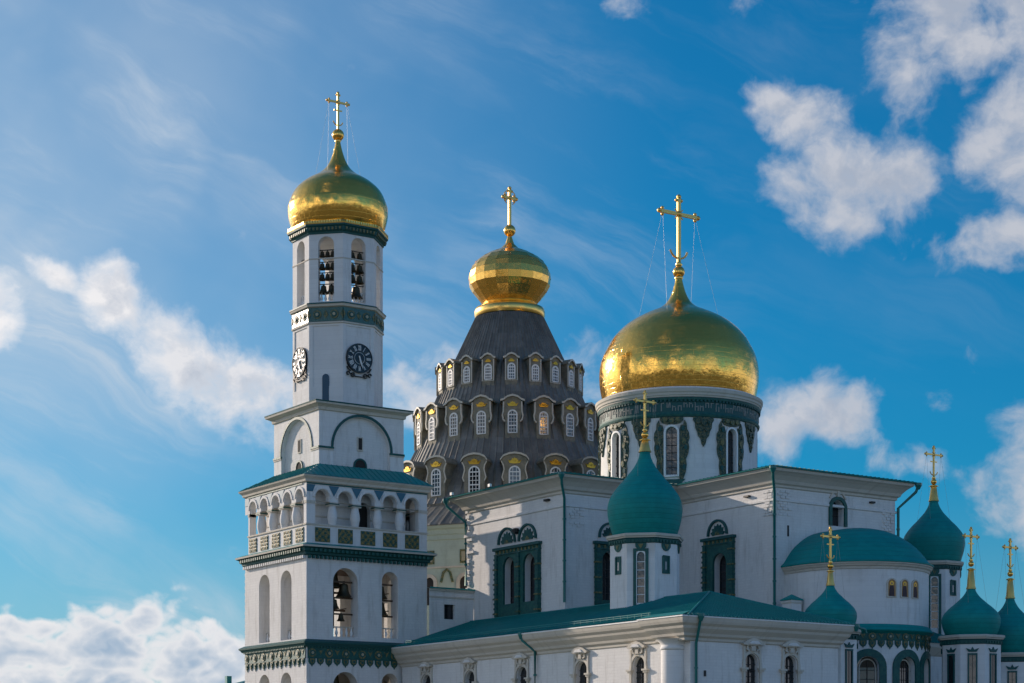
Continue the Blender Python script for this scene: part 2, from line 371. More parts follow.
def wall(mb,f,u0,u1,z0,z1,ops,mat,depth=.6,du=None,rmat=None,d=0.,back=False,N=12):
    """a wall with round-headed openings (uc, width, sill, crown) and their reveals"""
    ops=sorted(ops)
    def solid(a,b,za,zb,dd):
        k=max(1,math.ceil((b-a)/du)) if du else 1
        for i in range(k):
            x0=a+(b-a)*i/k; x1=a+(b-a)*(i+1)/k
            mb.face([f(x0,za,dd),f(x1,za,dd),f(x1,zb,dd),f(x0,zb,dd)],mat)
    for dd in ([d,d-depth] if back else [d]):
        cur=u0
        for (uc,wd,zs,zt) in ops:
            solid(cur,uc-wd/2,z0,z1,dd)
            if zs>z0: solid(uc-wd/2,uc+wd/2,z0,zs,dd)
            A=arc(uc,wd,zs,zt,N)
            for i in range(N):
                mb.face([f(A[i][0],A[i][1],dd),f(A[i+1][0],A[i+1][1],dd),f(A[i+1][0],z1,dd),f(A[i][0],z1,dd)],mat)
            cur=uc+wd/2
        solid(cur,u1,z0,z1,dd)
    for (uc,wd,zs,zt) in ops:
        P=arch_poly(uc,wd,zs,zt,N); P=P+[P[0]]
        for i in range(len(P)-1):
            mb.face([f(*P[i],d),f(*P[i+1],d),f(*P[i+1],d-depth),f(*P[i],d-depth)],rmat or mat)
def thing(name,label,cat,loc=(0,0,0),group=None):
    o=bpy.data.objects.new(name,None); COL.objects.link(o); o.location=loc; o.empty_display_size=.5
    o['label']=label; o['category']=cat; BASE[o.name]=Vector(loc)
    if group: o['group']=group
    return o
def structure(o): o['kind']='structure'; return o
def smoothprof(P,n=4):
    """Catmull-Rom through the profile points"""
    out=[]; k=len(P)
    for i in range(k-1):
        p0,p1,p2,p3=P[max(0,i-1)],P[i],P[i+1],P[min(k-1,i+2)]
        for j in range(n):
            s=j/n; r=[]
            for c in(0,1):
                r.append(.5*(2*p1[c]+(p2[c]-p0[c])*s+(2*p0[c]-5*p1[c]+4*p2[c]-p3[c])*s*s+(3*p1[c]-p0[c]-3*p2[c]+p3[c])*s**3))
            out.append((max(.01,r[0]),r[1]))
    out.append(P[-1]); return out
def oct_poly(c,ap,a0=22.5):
    r=ap/cos(PI/8); return [(c[0]+r*cos(R(a0+45*i)),c[1]+r*sin(R(a0+45*i))) for i in range(8)]
def rect(x0,x1,y0,y1): return [(x0,y0),(x1,y0),(x1,y1),(x0,y1)]     # edge 0 faces -y, edge 3 faces -x

# ------------------------------------------------------------------ shared pieces
def glazing(f,uc,wd,zs,zt,d,parent,frame_mat='iron',glass='glass',nx=2,nz=4,name='window',fw=.09,label=None):
    """window: frame and bars, with its pane as a sub-part"""
    m=MB(); P=arch_poly(uc,wd-.02,zs+.01,zt-.01)
    m.band(f,P+[P[0]],fw*2,d-.02,d+.07,frame_mat)
    for i in range(1,nx):
        u=uc-wd/2+wd*i/nx; h=math.sqrt(max(0,(wd/2)**2-(u-uc)**2)); m.pan(f,u-fw/2,u+fw/2,zs,zt-wd/2+h,d,d+.05,frame_mat)
    for j in range(1,nz+1):
        z=zs+(zt-wd/2-zs)*j/nz; m.pan(f,uc-wd/2,uc+wd/2,z-fw/2,z+fw/2,d,d+.045,frame_mat)
    o=m.build(name,parent,label)
    g=MB(); g.face([f(u,z,d-.03) for u,z in P],glass); g.build('pane',o)
    return o
def tile_window(parent,f,uc,w0,w1,z0,z1,ops,lun,label=None,proud=.3,depth=1.05):
    """carved green tile surround, reveal, glass; lun = lunettes above it"""
    m=MB()
    wall(m,f,w0,w1,z0,z1,ops,'tile_green',depth=proud+.001,d=proud)
    m.face([f(w0,z0,0),f(w0,z1,0),f(w0,z1,proud),f(w0,z0,proud)],'tile_green'); m.face([f(w1,z0,0),f(w1,z1,0),f(w1,z1,proud),f(w1,z0,proud)],'tile_green')
    m.face([f(w0,z0,0),f(w1,z0,0),f(w1,z0,proud),f(w0,z0,proud)],'tile_green')
    m.pan(f,w0-.25,w1+.25,z1-.35,z1,0,proud+.3,'tile_dark'); m.pan(f,w0-.12,w1+.12,z1-.95,z1-.8,0,proud+.15,'tile_dark')
    # pilasters of turned tiles at the edges and between the lights
    ed=[w0+.3,w1-.3]+([(ops[0][0]+ops[1][0])/2] if len(ops)==2 else [])
    for e in ed:
        m.pan(f,e-.26,e+.26,z0,z1-.95,0,proud+.18,'tile_green')
        k=int((z1-z0-1)/.62)
        for j in range(k): m.pan(f,e-.33,e+.33,z0+.3+j*.62,z0+.55+j*.62,0,proud+.25,'tile_dark')
        for j in range(0,k,3): m.pan(f,e-.4,e+.4,z0+.3+j*.62,z0+.48+j*.62,0,proud+.34,'tile_olive')
    k=int((w1-w0)/.8)
    for j in range(k):
        u=w0+(w1-w0)*(j+.5)/k; m.prism(f,[(u-.22,z1-.78),(u+.22,z1-.78),(u+.1,z1-.4),(u-.1,z1-.4)],0,proud+.1,'tile_olive')
    for (lu,lw,lz,lt) in lun:
        A=arc(lu,lw,lz,lt,14); m.band(f,[(lu-lw/2,lz)]+A+[(lu+lw/2,lz)],.26,0,.28,'tile_dark')
        r=lw/2-.42; cz=lt-lw/2
        for k in range(7):
            a=PI*(k+.5)/7; ux,uz=cos(a),sin(a); px,pz=-uz,ux
            pet=[(lu+ux*.2,cz+uz*.2),(lu+ux*r*.7+px*.27,cz+uz*r*.7+pz*.27),(lu+ux*r,cz+uz*r),(lu+ux*r*.7-px*.27,cz+uz*r*.7-pz*.27)]
            m.prism(f,pet,0,.16,'tile_green' if k%2 else 'tile_dark')
        m.prism(f,[(lu+.42*cos(PI*j/6),cz+.42*sin(PI*j/6)) for j in range(7)],0,.2,'tile_olive')
    o=m.build('window',parent,label)
    g=MB()
    for (ou,ow_,os,ot) in ops:
        P=arch_poly(ou,ow_,os,ot); g.face([f(u,z,-depth+.1) for u,z in P],'glass')
        for j in range(1,6):
            z=os+(ot-ow_/2-os)*j/5; g.pan(f,ou-ow_/2,ou+ow_/2,z-.05,z+.05,-depth+.11,-depth+.17,'iron')
        g.pan(f,ou-.05,ou+.05,os,ot,-depth+.11,-depth+.18,'iron')
        g.band(f,P,.16,-depth+.1,-depth+.2,'iron')
    g.build('pane',o)
    return o
def cross(m,c,h,span,r,mat,wires=None,low=True,mid=True):
    """three-armed gilded cross rising from c, its arms along x; trefoil tips and a scrolled foot"""
    x,y,z=c
    m.box(x-r,x+r,y-r*.6,y+r*.6,z,z+h*.96,mat)
    za=z+h*.73; s2=span/2
    m.box(x-s2,x+s2,y-r*.55,y+r*.55,za-r*.9,za+r*.9,mat)
    k=r*1.5
    for (tx,tz,ux,uz) in((x-s2,za,-1,0),(x+s2,za,1,0),(x,z+h*.95,0,1)):
        m.sphere((tx+ux*k*.6,y,tz+uz*k*.6),k*.85,mat,8)
        m.sphere((tx-ux*k*.7+uz*k*1.1,y,tz-uz*k*.7+ux*k*1.1),k*.62,mat,8); m.sphere((tx-ux*k*.7-uz*k*1.1,y,tz-uz*k*.7-ux*k*1.1),k*.62,mat,8)
    # rays at the crossing
    for a in(45,135,225,315): m.tube([(x,y,za),(x+cos(R(a))*span*.15,y,za+sin(R(a))*span*.15)],r*.35,mat,5)
    m.sphere((x,y,za),r*1.7,mat,8)
    if low:
        pts=[(x+span*.24*cos(R(a)),y,z+h*.24+span*.2*sin(R(a))) for a in range(190,351,16)]; m.tube(pts,r*.55,mat,6)
        if mid: m.box(x-span*.2,x+span*.2,y-r*.4,y+r*.4,z+h*.5,z+h*.5+r*1.1,mat)
    if wires:
        for sx,(rr,dz) in((-1,wires),(1,wires)):
            for sy in(-.55,.55):
                m.tube([(x+sx*s2*.9,y,za),(x+sx*rr*.8,y+sy*rr,dz)],.011,'wire',4)
def frieze(m,f,u0,u1,zt,h,drop,pitch,n=None):
    """glazed frieze: strip with rosettes and a fringe of pendant petals"""
    k=n or int(round((u1-u0)/pitch)); st=(u1-u0)/k
    for j in range(k):
        m.pan(f,u0+j*st,u0+(j+1)*st,zt-h,zt,0,.12,'tile_green')
        u=u0+(j+.5)*st; z=zt-h; a=st*.40; dr=drop*(1. if j%2==0 else .86)
        pet=[(u-a,z+.002),(u-a*1.02,z-dr*.42),(u-a*.62,z-dr*.72),(u-a*.25,z-dr*.80),(u,z-dr),(u+a*.25,z-dr*.80),(u+a*.62,z-dr*.72),(u+a*1.02,z-dr*.42),(u+a,z+.002)]
        m.prism(f,pet,0,.10,'tile_green')
        inn=[(u+(q-u)*.62,z-.05+(e-z)*.72) for q,e in pet]; m.prism(f,inn,.09,.17,'tile_olive')
        m.prism(f,[(u+a*.3*cos(2*PI*i/8),z-dr*.34+a*.34*sin(2*PI*i/8)) for i in range(8)],.16,.23,'tile_dark')
        if j%2==0:
            zc=zt-h*.55; r=min(h*.43,st*.46)
            m.prism(f,[(u+r*cos(2*PI*i/14),zc+r*sin(2*PI*i/14)) for i in range(14)],.11,.2,'tile_olive')
            m.prism(f,[(u+r*.62*cos(2*PI*i/12),zc+r*.62*sin(2*PI*i/12)) for i in range(12)],.19,.26,'tile_dark')
            m.prism(f,[(u+r*.34*cos(2*PI*i/8),zc+r*.34*sin(2*PI*i/8)) for i in range(8)],.25,.31,'tile_cream')
        else:
            zc=zt-h*.4; r=st*.3
            m.prism(f,[(u-r,zc+r*.6),(u,zc-r*1.2),(u+r,zc+r*.6),(u,zc+r*.2)],.11,.18,'tile_olive')
    m.pan(f,u0,u1,zt-.14,zt,.0,.2,'tile_dark')
    m.pan(f,u0,u1,zt-h-.02,zt-h+.08,.0,.16,'tile_dark')
def facet(m,pts,mat,base,top,step=.6,h=.07,wd=.05):
    """roof plane with standing seams: base and top are the edges' end points, seams run from base to top"""
    m.face(pts,mat)
    b0,b1,t0,t1=[Vector(p) for p in(*base,*top)]
    nrm=(b1-b0).cross(t0-b0 if (t0-b0).length>.01 else t1-b0).normalized()
    if nrm.z<0: nrm=-nrm
    L=(b1-b0).length; k=int(L/step); u=(b1-b0).normalized()
    hh=t0-b0; up=(hh-u*hh.dot(u)).normalized()
    s0=(t0-b0).dot(u); s1=(t1-b0).dot(u); H=(t0-b0).dot(up)
    for i in range(1,k):
        s=L*i/k
        if s0<=s<=s1: e=H
        elif s<s0: e=H*s/s0 if s0>0 else H
        else: e=H*(L-s)/(L-s1) if L>s1 else H
        a=b0+u*s; c=a+up*e*.995; q=u*wd/2
        m.quadgrid([[tuple(a-q),tuple(a-q+nrm*h),tuple(a+q+nrm*h),tuple(a+q)],[tuple(c-q),tuple(c-q+nrm*h),tuple(c+q+nrm*h),tuple(c+q)]],mat)

# ------------------------------------------------------------------ ground
m=MB(); m.face([(-4000,-4000,0),(4000,-4000,0),(4000,4000,0),(-4000,4000,0)],'earth'); structure(m.build('ground'))

# ------------------------------------------------------------------ bell tower
TW,TD=17.24,16.87
tower=thing('bell_tower','tall white tiered bell tower with black clock and gilded dome','bell tower',(TW/2,TD/2,0))
TP=rect(0,TW,0,TD)
fR=frame(TP[0],TP[1]); fE=frame(TP[1],TP[2]); fB=frame(TP[2],TP[3]); fL=frame(TP[3],TP[0])   # right-hand, far, back, sunlit face
def L_(b): return TD-b                                        # y -> distance along the sunlit face
opR=[(5.44,3.5,18.75,27.3),(11.8,2.35,18.85,27.2)]; opL=[(L_(11.4),3.0,18.5,27.15),(L_(5.4),2.95,18.5,27.15)]
opB=[(TW-u,w_,a,b) for u,w_,a,b in opR]; opE=[(TD-u,w_,a,b) for u,w_,a,b in opL]
def shift(ops,lo,hi): return [(u,w_,lo,hi) for u,w_,_,_ in ops]
m=MB()
for f,ops,W in((fR,opR,TW),(fL,opL,TD),(fB,opB,TW),(fE,opE,TD)):
    wall(m,f,0,W,18.05,28.6,ops,'limewash',1.8,back=True,rmat='plaster')
m.box(.5,TW-.5,.5,TD-.5,17.4,18.0,'plaster'); m.box(.5,TW-.5,.5,TD-.5,28.1,28.5,'wood')
m.build('belfry_tier',tower)
m=MB()
for f,ops,W in((fR,opR,TW),(fL,opL,TD),(fB,opB,TW),(fE,opE,TD)):
    wall(m,f,0,W,0,18.05,shift(ops,6.6,14.45),'limewash',1.8,rmat='plaster')
m.box(1.9,TW-1.9,1.9,TD-1.9,0,6.4,'dark_inside')
m.build('base_tier',tower)
# toothed edge of brick on the far corner of the sunlit face
m=MB()
m.pan(fL,-.05,.0,.3,27.9,-.4,-.002,'limewash')
for j in range(34): m.pan(fL,-.14,.02,.3+j*.82,.68+j*.82,-.41,-.003,'limewash')
m.build('toothing',tower)
m=MB()
for f,W,k in((fR,13.1,11),(fL,TD,14),(fE,TD,14)): frieze(m,f,.15,W-.15,17.45,1.45,1.05,1.19,k)
m.build('tile_frieze',tower)
m=MB(); m.sweep(TP,[(0,17.35),(.35,17.5),(.5,17.75),(.62,17.8),(.66,18.0),(.1,18.32),(0,18.33)],'tile_dark'); m.dentils(TP,.1,.36,17.3,17.48,.22,.2,'tile_green',(0,3))
m.build('cornice',tower)
m=MB(); m.sweep(TP,[(0,28.55),(.3,28.7),(.34,28.95),(.55,29.05),(.62,29.4),(.95,29.55)],'tile_dark'); m.sweep(TP,[(.95,29.55),(.98,29.75),(.93,29.78)],'stone'); m.sweep(TP,[(.93,29.78),(.2,30.08),(0,30.09)],'teal_roof')
m.dentils(TP,.08,.42,28.2,28.56,.3,.27,'tile_green',(0,)); m.dentils(TP,.08,.42,28.2,28.56,.3,.27,'plaster',(3,)); m.dentils(TP,.5,.8,29.02,29.38,.3,.3,'tile_green',(0,1,3))  # sunlit-face dentils in pale plaster: sun glare on green tile, put into the colour
m.build('cornice',tower)
# balusters and bell frames inside the openings
for f,ops in((fR,opR),(fL,opL)):
    for u,w_,zs,zt in ops:
        m=MB(); m.pan(f,u-w_/2,u+w_/2,zs+1.22,zs+1.36,-1.2,-.95,'stone'); m.pan(f,u-w_/2,u+w_/2,zs,zs+.1,-1.2,-.95,'stone')
        n=max(3,int(w_/.62)); 
        for j in range(n):
            c=f(u-w_/2+w_*(j+.5)/n,0,-1.07)
            m.lathe([(.11,zs+.1),(.11,zs+.25),(.2,zs+.5),(.19,zs+.65),(.08,zs+1.0),(.12,zs+1.22)],c,'white_paint',10)
        m.build('balustrade',tower)
# beams across the openings
for u,w_,zs,zt in opR:
    m=MB()
    for z in(21.6,23.6,25.6): m.pan(fR,u-w_/2,u+w_/2,z,z+.2,-1.6,-1.35,'wood')
    for k in(-.32,.0,): m.pan(fR,u+w_*k-.07,u+w_*k+.07,zs+1.3,25.6,-3.2,-3.05,'wood')
    for z in(22.3,24.5): m.pan(fR,u-w_/2-(2 if u<8 else .6),u+w_/2+.6,z,z+.25,-4.6,-4.3,'wood')
    for k in(-.3,.2): m.pan(fR,u+w_*k,u+w_*k+.2,22.35,22.45,-4.6,-1.4,'wood'); m.pan(fR,u+w_*k,u+w_*k+.2,24.55,24.65,-4.6,-1.4,'wood')
    m.build('bell_frame',tower)
# arcade tier: parapet with tile panels, columns, arches, gallery wall behind
zA0,zA1=30.05,37.9
cR=[2.2+3.2*i for i in range(5)]; cL=[L_(8.15+3.2*(2-i)) for i in range(5)]
m=MB()
core=rect(2.0,TW-2.0,2.0,TD-2.0); g0=frame(core[0],core[1])
wall(m,g0,0,TW-4,zA0,zA1,[(7.1,1.9,32.3,35.9)],'limewash',.7)
for i in(1,2,3): m.face([(*core[i],zA0),(*core[(i+1)%4],zA0),(*core[(i+1)%4],zA1),(*core[i],zA1)],'limewash')
m.face([(9.1-1.2,2.75,32.2),(9.1+1.2,2.75,32.2),(9.1+1.2,2.75,36.2),(9.1-1.2,2.75,36.2)],'dark_inside')
gl=frame(core[3],core[0])
for za,zb_ in((35.02,35.28),(33.62,33.8)):
    m.pan(g0,-.1,6.1,za,zb_,-.02,.1,'stone'); m.pan(g0,8.1,TW-4,za,zb_,-.02,.1,'stone'); m.pan(gl,0,TD-4.12,za,zb_,-.02,.1,'stone')
m.box(.4,TW-.4,.4,TD-.4,32.0,32.2,'stone'); m.box(.5,TW-.5,.5,TD-.5,37.6,37.85,'plaster')
m.build('gallery_wall',tower)
for f,W,cs,nm in((fR,TW,cR,'R'),(fL,TD,cL,'L'),(fE,TD,[L_(c) for c in cL],'E')):
    m=MB(); ops=[(c,2.0,35.3,36.75) for c in cs]
    wall(m,f,0,W,35.3,37.9,ops,'plaster',.9,back=True)
    q=0 if nm=='R' else .905; zz=0 if nm=='R' else .004
    m.pan(f,q,W-q,zA0,32.3,-.9,0,'plaster'); m.pan(f,q-.12 if not q else q,W+.12 if not q else W-q,32.3,32.5,-1.0,.16,'stone')
    for c in cs:
        m.band(f,arc(c,2.42,35.3,36.98,14),.3,-.02,.14,'plaster')
    e=[(0+cs[0]-1.2)/2]+[(cs[i]+cs[i+1])/2 for i in range(4)]+[(W+cs[-1]+1.2)/2]
    for c in e[1:5]: m.prism(f,[(c-.72,37.25),(c,36.0),(c+.72,37.25)],-.02,.08,'tile_blue')
    m.prism(f,[(.05,37.25),(cs[0]-1.0,37.25),(cs[0]-1.35,36.4),(.05,36.4)],-.02,.06,'tile_blue')
    m.pan(f,q,W-q,37.32,37.46,0,.12,'tile_green')
    for a,b in((q,cs[0]-1.0),(cs[-1]+1.0,W-q)): m.pan(f,a,b,32.5,35.3,-.9,0,'plaster'); m.pan(f,a-(.05 if not q else 0),b+(.05 if not q else 0),34.95+zz,35.3-zz,-.95,.1,'stone')
    m.build('arcade',tower)
    for c in e[1:5]:
        m=MB(); p=f(c,0,-.42); m.lathe(smoothprof([(.46,32.5),(.5,32.8),(.62,33.4),(.6,33.9),(.48,34.5),(.44,34.85)],3),p,'plaster',16)
        m.pan(f,c-.62,c+.62,34.85,35.0,-.95,.1,'stone'); m.pan(f,c-.68,c+.68,35.0,35.14,-.97,.16,'tile_green'); m.pan(f,c-.6,c+.6,35.14,35.3,-.92,.08,'stone')
        m.build('column',tower)
    for c in cs:
        m=MB(); m.pan(f,c-1.02,c+1.02,30.3,32.05,0,.1,'tile_olive')
        for a in range(5):
            for b in range(4):
                u=c-.8+a*.4; z=30.52+b*.43+(.0 if a%2 else .0); r=.15
                m.prism(f,[(u-r,z),(u,z-r),(u+r,z),(u,z+r)],.1,.16,'tile_dark' if (a+b)%2 else 'tile_gold')
        m.build('tile_panel',tower)
m=MB(); m.sweep(TP,[(0,37.45),(.25,37.6),(.3,37.85),(.5,38.05),(.62,38.15),(.68,38.3),(.64,38.34)],'stone')
m.build('cornice',tower)
SQ=rect(3.05,15.25,2.45,14.7); OC=(9.1,8.6)
m=MB(); E0=offs_poly(TP,.7,38.36); S0=[(x,y,40.35) for x,y in SQ]
for i in range(4):
    j=(i+1)%4; facet(m,[E0[i],E0[j],S0[j],S0[i]],'teal_roof',(E0[i],E0[j]),(S0[i],S0[j]),.75,.06)
m.build('skirt_roof',tower)
# square tier with blind arches
m=MB(); WQ=12.2
for i in range(4):
    f=frame(SQ[i],SQ[(i+1)%4]); W=(Vector(SQ[(i+1)%4])-Vector(SQ[i])).length; c=W/2
    wall(m,f,0,W,38.9,47.4,[(c,8.2,38.9,46.7)],'plaster',.55,N=20)
    m.face([f(c-4.2,38.9,-.54),f(c+4.2,38.9,-.54),f(c+4.2,46.8,-.54),f(c-4.2,46.8,-.54)],'limewash')
    m.band(f,arc(c,8.55,42.4,46.88,20),.32,-.02,.12,'tile_dark')
    for a,b in((0,c-4.1),(c+4.1,W)): m.pan(f,a-.06,b+.06,42.35,42.6,-.1,.14,'tile_green')
    for a,b in((0,c-4.1),(c+4.1,W)): m.pan(f,a-.04,b+.04,42.15,42.35,-.1,.08,'stone')
m.build('square_tier',tower)
for i in(0,3):
    f=frame(SQ[i],SQ[(i+1)%4]); c=12.2/2+(0 if i==0 else .02)
    m=MB(); m.pan(f,c-.42,c+.42,42.5,44.3,-.54,-.42,'stone'); o=m.build('slit_window',tower); g=MB(); g.pan(f,c-.26,c+.26,42.7,44.15,-.42,-.40,'dark_inside'); g.build('pane',o)
    m=MB(); P=arch_poly(c,1.7,40.2,41.5); m.band(f,P,.2,-.54,-.36,'tile_dark'); o=m.build('low_window',tower); g=MB(); g.face([f(u,z,-.45) for u,z in P],'dark_inside'); g.build('pane',o)
m=MB(); m.sweep(SQ,[(0,47.0),(.2,47.1),(.25,47.45),(.6,47.65),(.85,47.75),(.9,47.95)],'stone'); m.sweep(SQ,[(.9,47.95),(.95,48.12),(.85,48.15),(-3,48.75)],'tile_dark')
m.build('cornice',tower)
# octagon
AP=5.36; OP=oct_poly(OC,AP); side=2*AP*math.tan(PI/8)
def octf(poly,i): return frame(poly[i],poly[(i+1)%8])
# edges of OP: 3 faces -x, 4 faces the diagonal, 5 faces -y, 6 the other diagonal
m=MB()
for i in range(8):
    f=octf(OP,i); c=side/2
    wall(m,f,0,side,60.9,70.1,[(c,2.08,61.3,69.45)],'plaster',1.0,back=True)
    # lower stage, slightly sunk panel on every face
    m.face([f(0,48,0),f(.5,48,0),f(.5,60.9,0),f(0,60.9,0)],'plaster'); m.face([f(side-.5,48,0),f(side,48,0),f(side,60.9,0),f(side-.5,60.9,0)],'plaster')
    m.face([f(.5,48,0),f(side-.5,48,0),f(side-.5,50.6,0),f(.5,50.6,0)],'plaster'); m.face([f(.5,58.2,0),f(side-.5,58.2,0),f(side-.5,60.9,0),f(.5,60.9,0)],'plaster')
    Q=[(.5,50.6),(side-.5,50.6),(side-.5,58.2),(.5,58.2)]
    m.face([f(u,z,-.1) for u,z in Q],'plaster')
    for k in range(4): m.face([f(*Q[k],0),f(*Q[(k+1)%4],0),f(*Q[(k+1)%4],-.1),f(*Q[k],-.1)],'plaster')
    m.pan(f,-.02,side+.02,66.6,66.75,-.05,.06,'stone')
m.lathe([(.01,60.95),(5.2,60.95)],OC,'plaster',8,False,a0=R(22.5)); m.lathe([(.01,70.0),(5.3,70.0)],OC,'plaster',8,False,a0=R(22.5))
m.build('octagon_tier',tower)
m=MB()
for i in(2,3,4,5,6):
    f=octf(OP,i)
    m.pan(f,0,side,58.75,60.5,0,.10,'tile_gloss')
    for k in range(2):
        u=side*(k+.5)/2; r=.56
        for rr,dd,mt in((r,.17,'tile_olive'),(r*.66,.22,'tile_dark'),(r*.36,.28,'tile_cream')):
            m.prism(f,[(u+rr*cos(2*PI*j/12),59.62+rr*sin(2*PI*j/12)) for j in range(12)],.09,dd,mt)
    for u in(.0,side/2,side): m.prism(f,[(max(0,u-.32),59.62),(u,59.1),(min(side,u+.32),59.62),(u,60.15)],.09,.16,'tile_olive')
m.build('tile_band',tower)
m=MB(); m.sweep(OP,[(0,60.5),(.3,60.62),(.36,60.85),(.42,60.9)],'stone'); m.sweep(OP,[(.42,60.9),(.4,61.05),(-.05,61.2)],'tile_dark'); m.sweep(OP,[(0,58.45),(.16,58.5),(.16,58.7),(0,58.75)],'stone')
m.build('cornice',tower)
m=MB(); m.sweep(OP,[(0,69.75),(.12,69.8),(.15,70.0),(.35,70.1),(.42,70.55),(.62,70.7),(.66,70.9)],'tile_dark'); m.dentils(OP,.3,.55,70.15,70.5,.24,.22,'tile_olive')
m.sweep(OP,[(.66,70.9),(.7,71.05),(.55,71.3),(.2,71.45)],'gold_trim'); m.dentils(OP,.55,.75,71.0,71.3,.2,.14,'gold_trim')
m.build('dome_cornice',tower)
def louvre(f,c,z0,z1,w_): pass
# thin rails and cross bars in the octagon openings carry the chime
m=MB()
for i in(3,4,5):
    f=octf(OP,i); c=side/2
    for z in((63.55,65.0,66.35,67.85) if i!=3 else (67.2,)): m.pan(f,c-1.04,c+1.04,z,z+.1,-.75,-.63,'iron')
m.build('bell_rail',tower)
for i in(3,4,5):
    f=octf(OP,i); c=side/2; m=MB(); m.pan(f,c-1.04,c+1.04,62.6,62.72,-.8,-.6,'white_paint')
    for j in range(4): m.lathe([(.1,61.3),(.1,61.5),(.2,61.75),(.08,62.2),(.12,62.6)],f(c-.78+j*.52,0,-.7),'white_paint',10)
    m.build('balustrade',tower)
# clocks: black dial, white hour strokes and hands
def numeral(m,f,c,zc,r0,r1,a,txt):
    # strokes of a roman numeral, standing radially
    ca,sa=cos(a),sin(a); wd=.062
    def P(x,y): return (c+ca*y+sa*x, zc+sa*y-ca*x)
    units={'I':.11,'V':.22,'X':.22}; tw=sum(units[k] for k in txt); x=-tw/2
    for k in txt:
        W_=units[k]; xm=x+W_/2
        segs={'I':[(xm,r0,xm,r1)],'V':[(x+.02,r1,xm,r0),(x+W_-.02,r1,xm,r0)],'X':[(x+.02,r1,x+W_-.02,r0),(x+W_-.02,r1,x+.02,r0)]}[k]
        for x0,y0,x1,y1 in segs: m.prism(f,[P(x0-wd/2,y0),P(x0+wd/2,y0),P(x1+wd/2,y1),P(x1-wd/2,y1)],.26,.29,'dial_white')
        x+=W_
def clock(i,uc,zc):
    f=octf(OP,i); r=1.86; m=MB()
    circ=lambda rr,n=32:[(uc+rr*cos(2*PI*j/n),zc+rr*sin(2*PI*j/n)) for j in range(n)]
    m.prism(f,circ(r),0,.24,'dial_black'); C=circ(r-.03); m.band(f,C+[C[0]],.05,.2,.3,'iron'); C=circ(.72); m.band(f,C+[C[0]],.035,.22,.262,'dial_white')
    # scrolled bracket below
    for s in(-1,1):
        m.band(f,[(uc+s*(1.72-.1*k),zc-1.15-.2*k+.02*k*k) for k in range(6)],.14,.02,.2,'iron')
        m.band(f,[(uc+s*.9+.26*cos(a*.7),zc-2.15+.26*sin(a*.7)) for a in range(9)],.12,.02,.18,'iron')
        m.band(f,[(uc+s*1.55+.22*cos(a*.7),zc-2.0+.22*sin(a*.7)) for a in range(8)],.12,.02,.18,'iron')
    m.band(f,[(uc-1.3,zc-2.0),(uc-.5,zc-2.3),(uc+.5,zc-2.3),(uc+1.3,zc-2.0)],.1,.02,.18,'iron')
    o=m.build('clock_face',tower)
    n=MB()
    for h,tx in enumerate('XII I II III IV V VI VII VIII IX X XI'.split()): numeral(n,f,uc,zc,.98,1.62,PI/2-h*PI/6,tx)
    n.build('numerals',o)
    for nm,a,l,wd in(('hour_hand',PI/2-5.45*PI/6,.95,.13),('minute_hand',PI/2-27/60*2*PI,1.45,.09)):
        h=MB(); ca,sa=cos(a),sin(a); P=lambda x,y:(uc+ca*y+sa*x,zc+sa*y-ca*x)
        h.prism(f,[P(-wd*.6,-.3),P(wd*.6,-.3),P(wd,l*.6),P(0,l),P(-wd,l*.6)],.3,.34 if l<1 else .37,'dial_white'); h.build(nm,o)
clock(5,side/2+.02,54.25); clock(3,side/2,54.1)
m=MB(); f=octf(OP,4); P=arch_poly(side/2-.05,.86,48.4,52.15); m.prism(f,P,-.1,.03,'blue_door'); m.build('slit_window',tower,'narrow blue round-headed slit')
# gilded dome
prof=smoothprof([(5.6,71.2),(5.95,71.7),(6.35,73.1),(6.42,74.2),(6.27,74.95),(5.57,76.5),(4.33,77.7),(2.67,78.7),(1.64,79.6),(1.03,80.6),(.6,81.8),(.34,82.9),(.3,83.3)],5)
m=MB(); m.lathe(prof,OC,'gold',72); dome=m.build('dome',tower)
m=MB(); m.sphere((*OC,83.95),.78,'gold_panel',24); m.lathe([(.3,83),(.42,83.2),(.3,83.4)],OC,'gold_trim',12); m.build('orb',dome)
m=MB(); cross(m,(*OC,84.6),4.9,2.9,.14,'cross_gold',(3.0,78.6)); m.build('cross',dome)

# ------------------------------------------------------------------ link between tower and cathedral
link=thing('link_building','low white link wall with one small square window right of the bell tower','link building',(20.6,5,0))
m=MB(); f=frame((TW+.02,-.5),(23.98,-.5))
W=23.98-TW-.02
for a,b,c,e in((0,2.25,0,25.4),(3.85,W,0,25.4),(2.25,3.85,0,21.6),(2.25,3.85,23.5,25.4)): m.face([f(a,c,0),f(b,c,0),f(b,e,0),f(a,e,0)],'limewash')
for q in(((2.25,21.6),(2.25,23.5)),((3.85,21.6),(3.85,23.5)),((2.25,21.6),(3.85,21.6)),((2.25,23.5),(3.85,23.5))): m.face([f(*q[0],0),f(*q[1],0),f(*q[1],-.6),f(*q[0],-.6)],'plaster')
m.pan(f,0,W,24.3,24.5,0,.1,'stone'); m.pan(f,0,W,25.15,25.4,0,.22,'stone')
m.build('wall',link)
m=MB(); m.face([f(-.0,25.42,.35),f(W,25.42,.35),f(W,26.2,-6),f(0,26.2,-6)],'teal_roof'); m.pan(f,0,W,25.41,25.6,.25,.36,'teal_roof'); m.build('roof',link)
m=MB(); f2=f
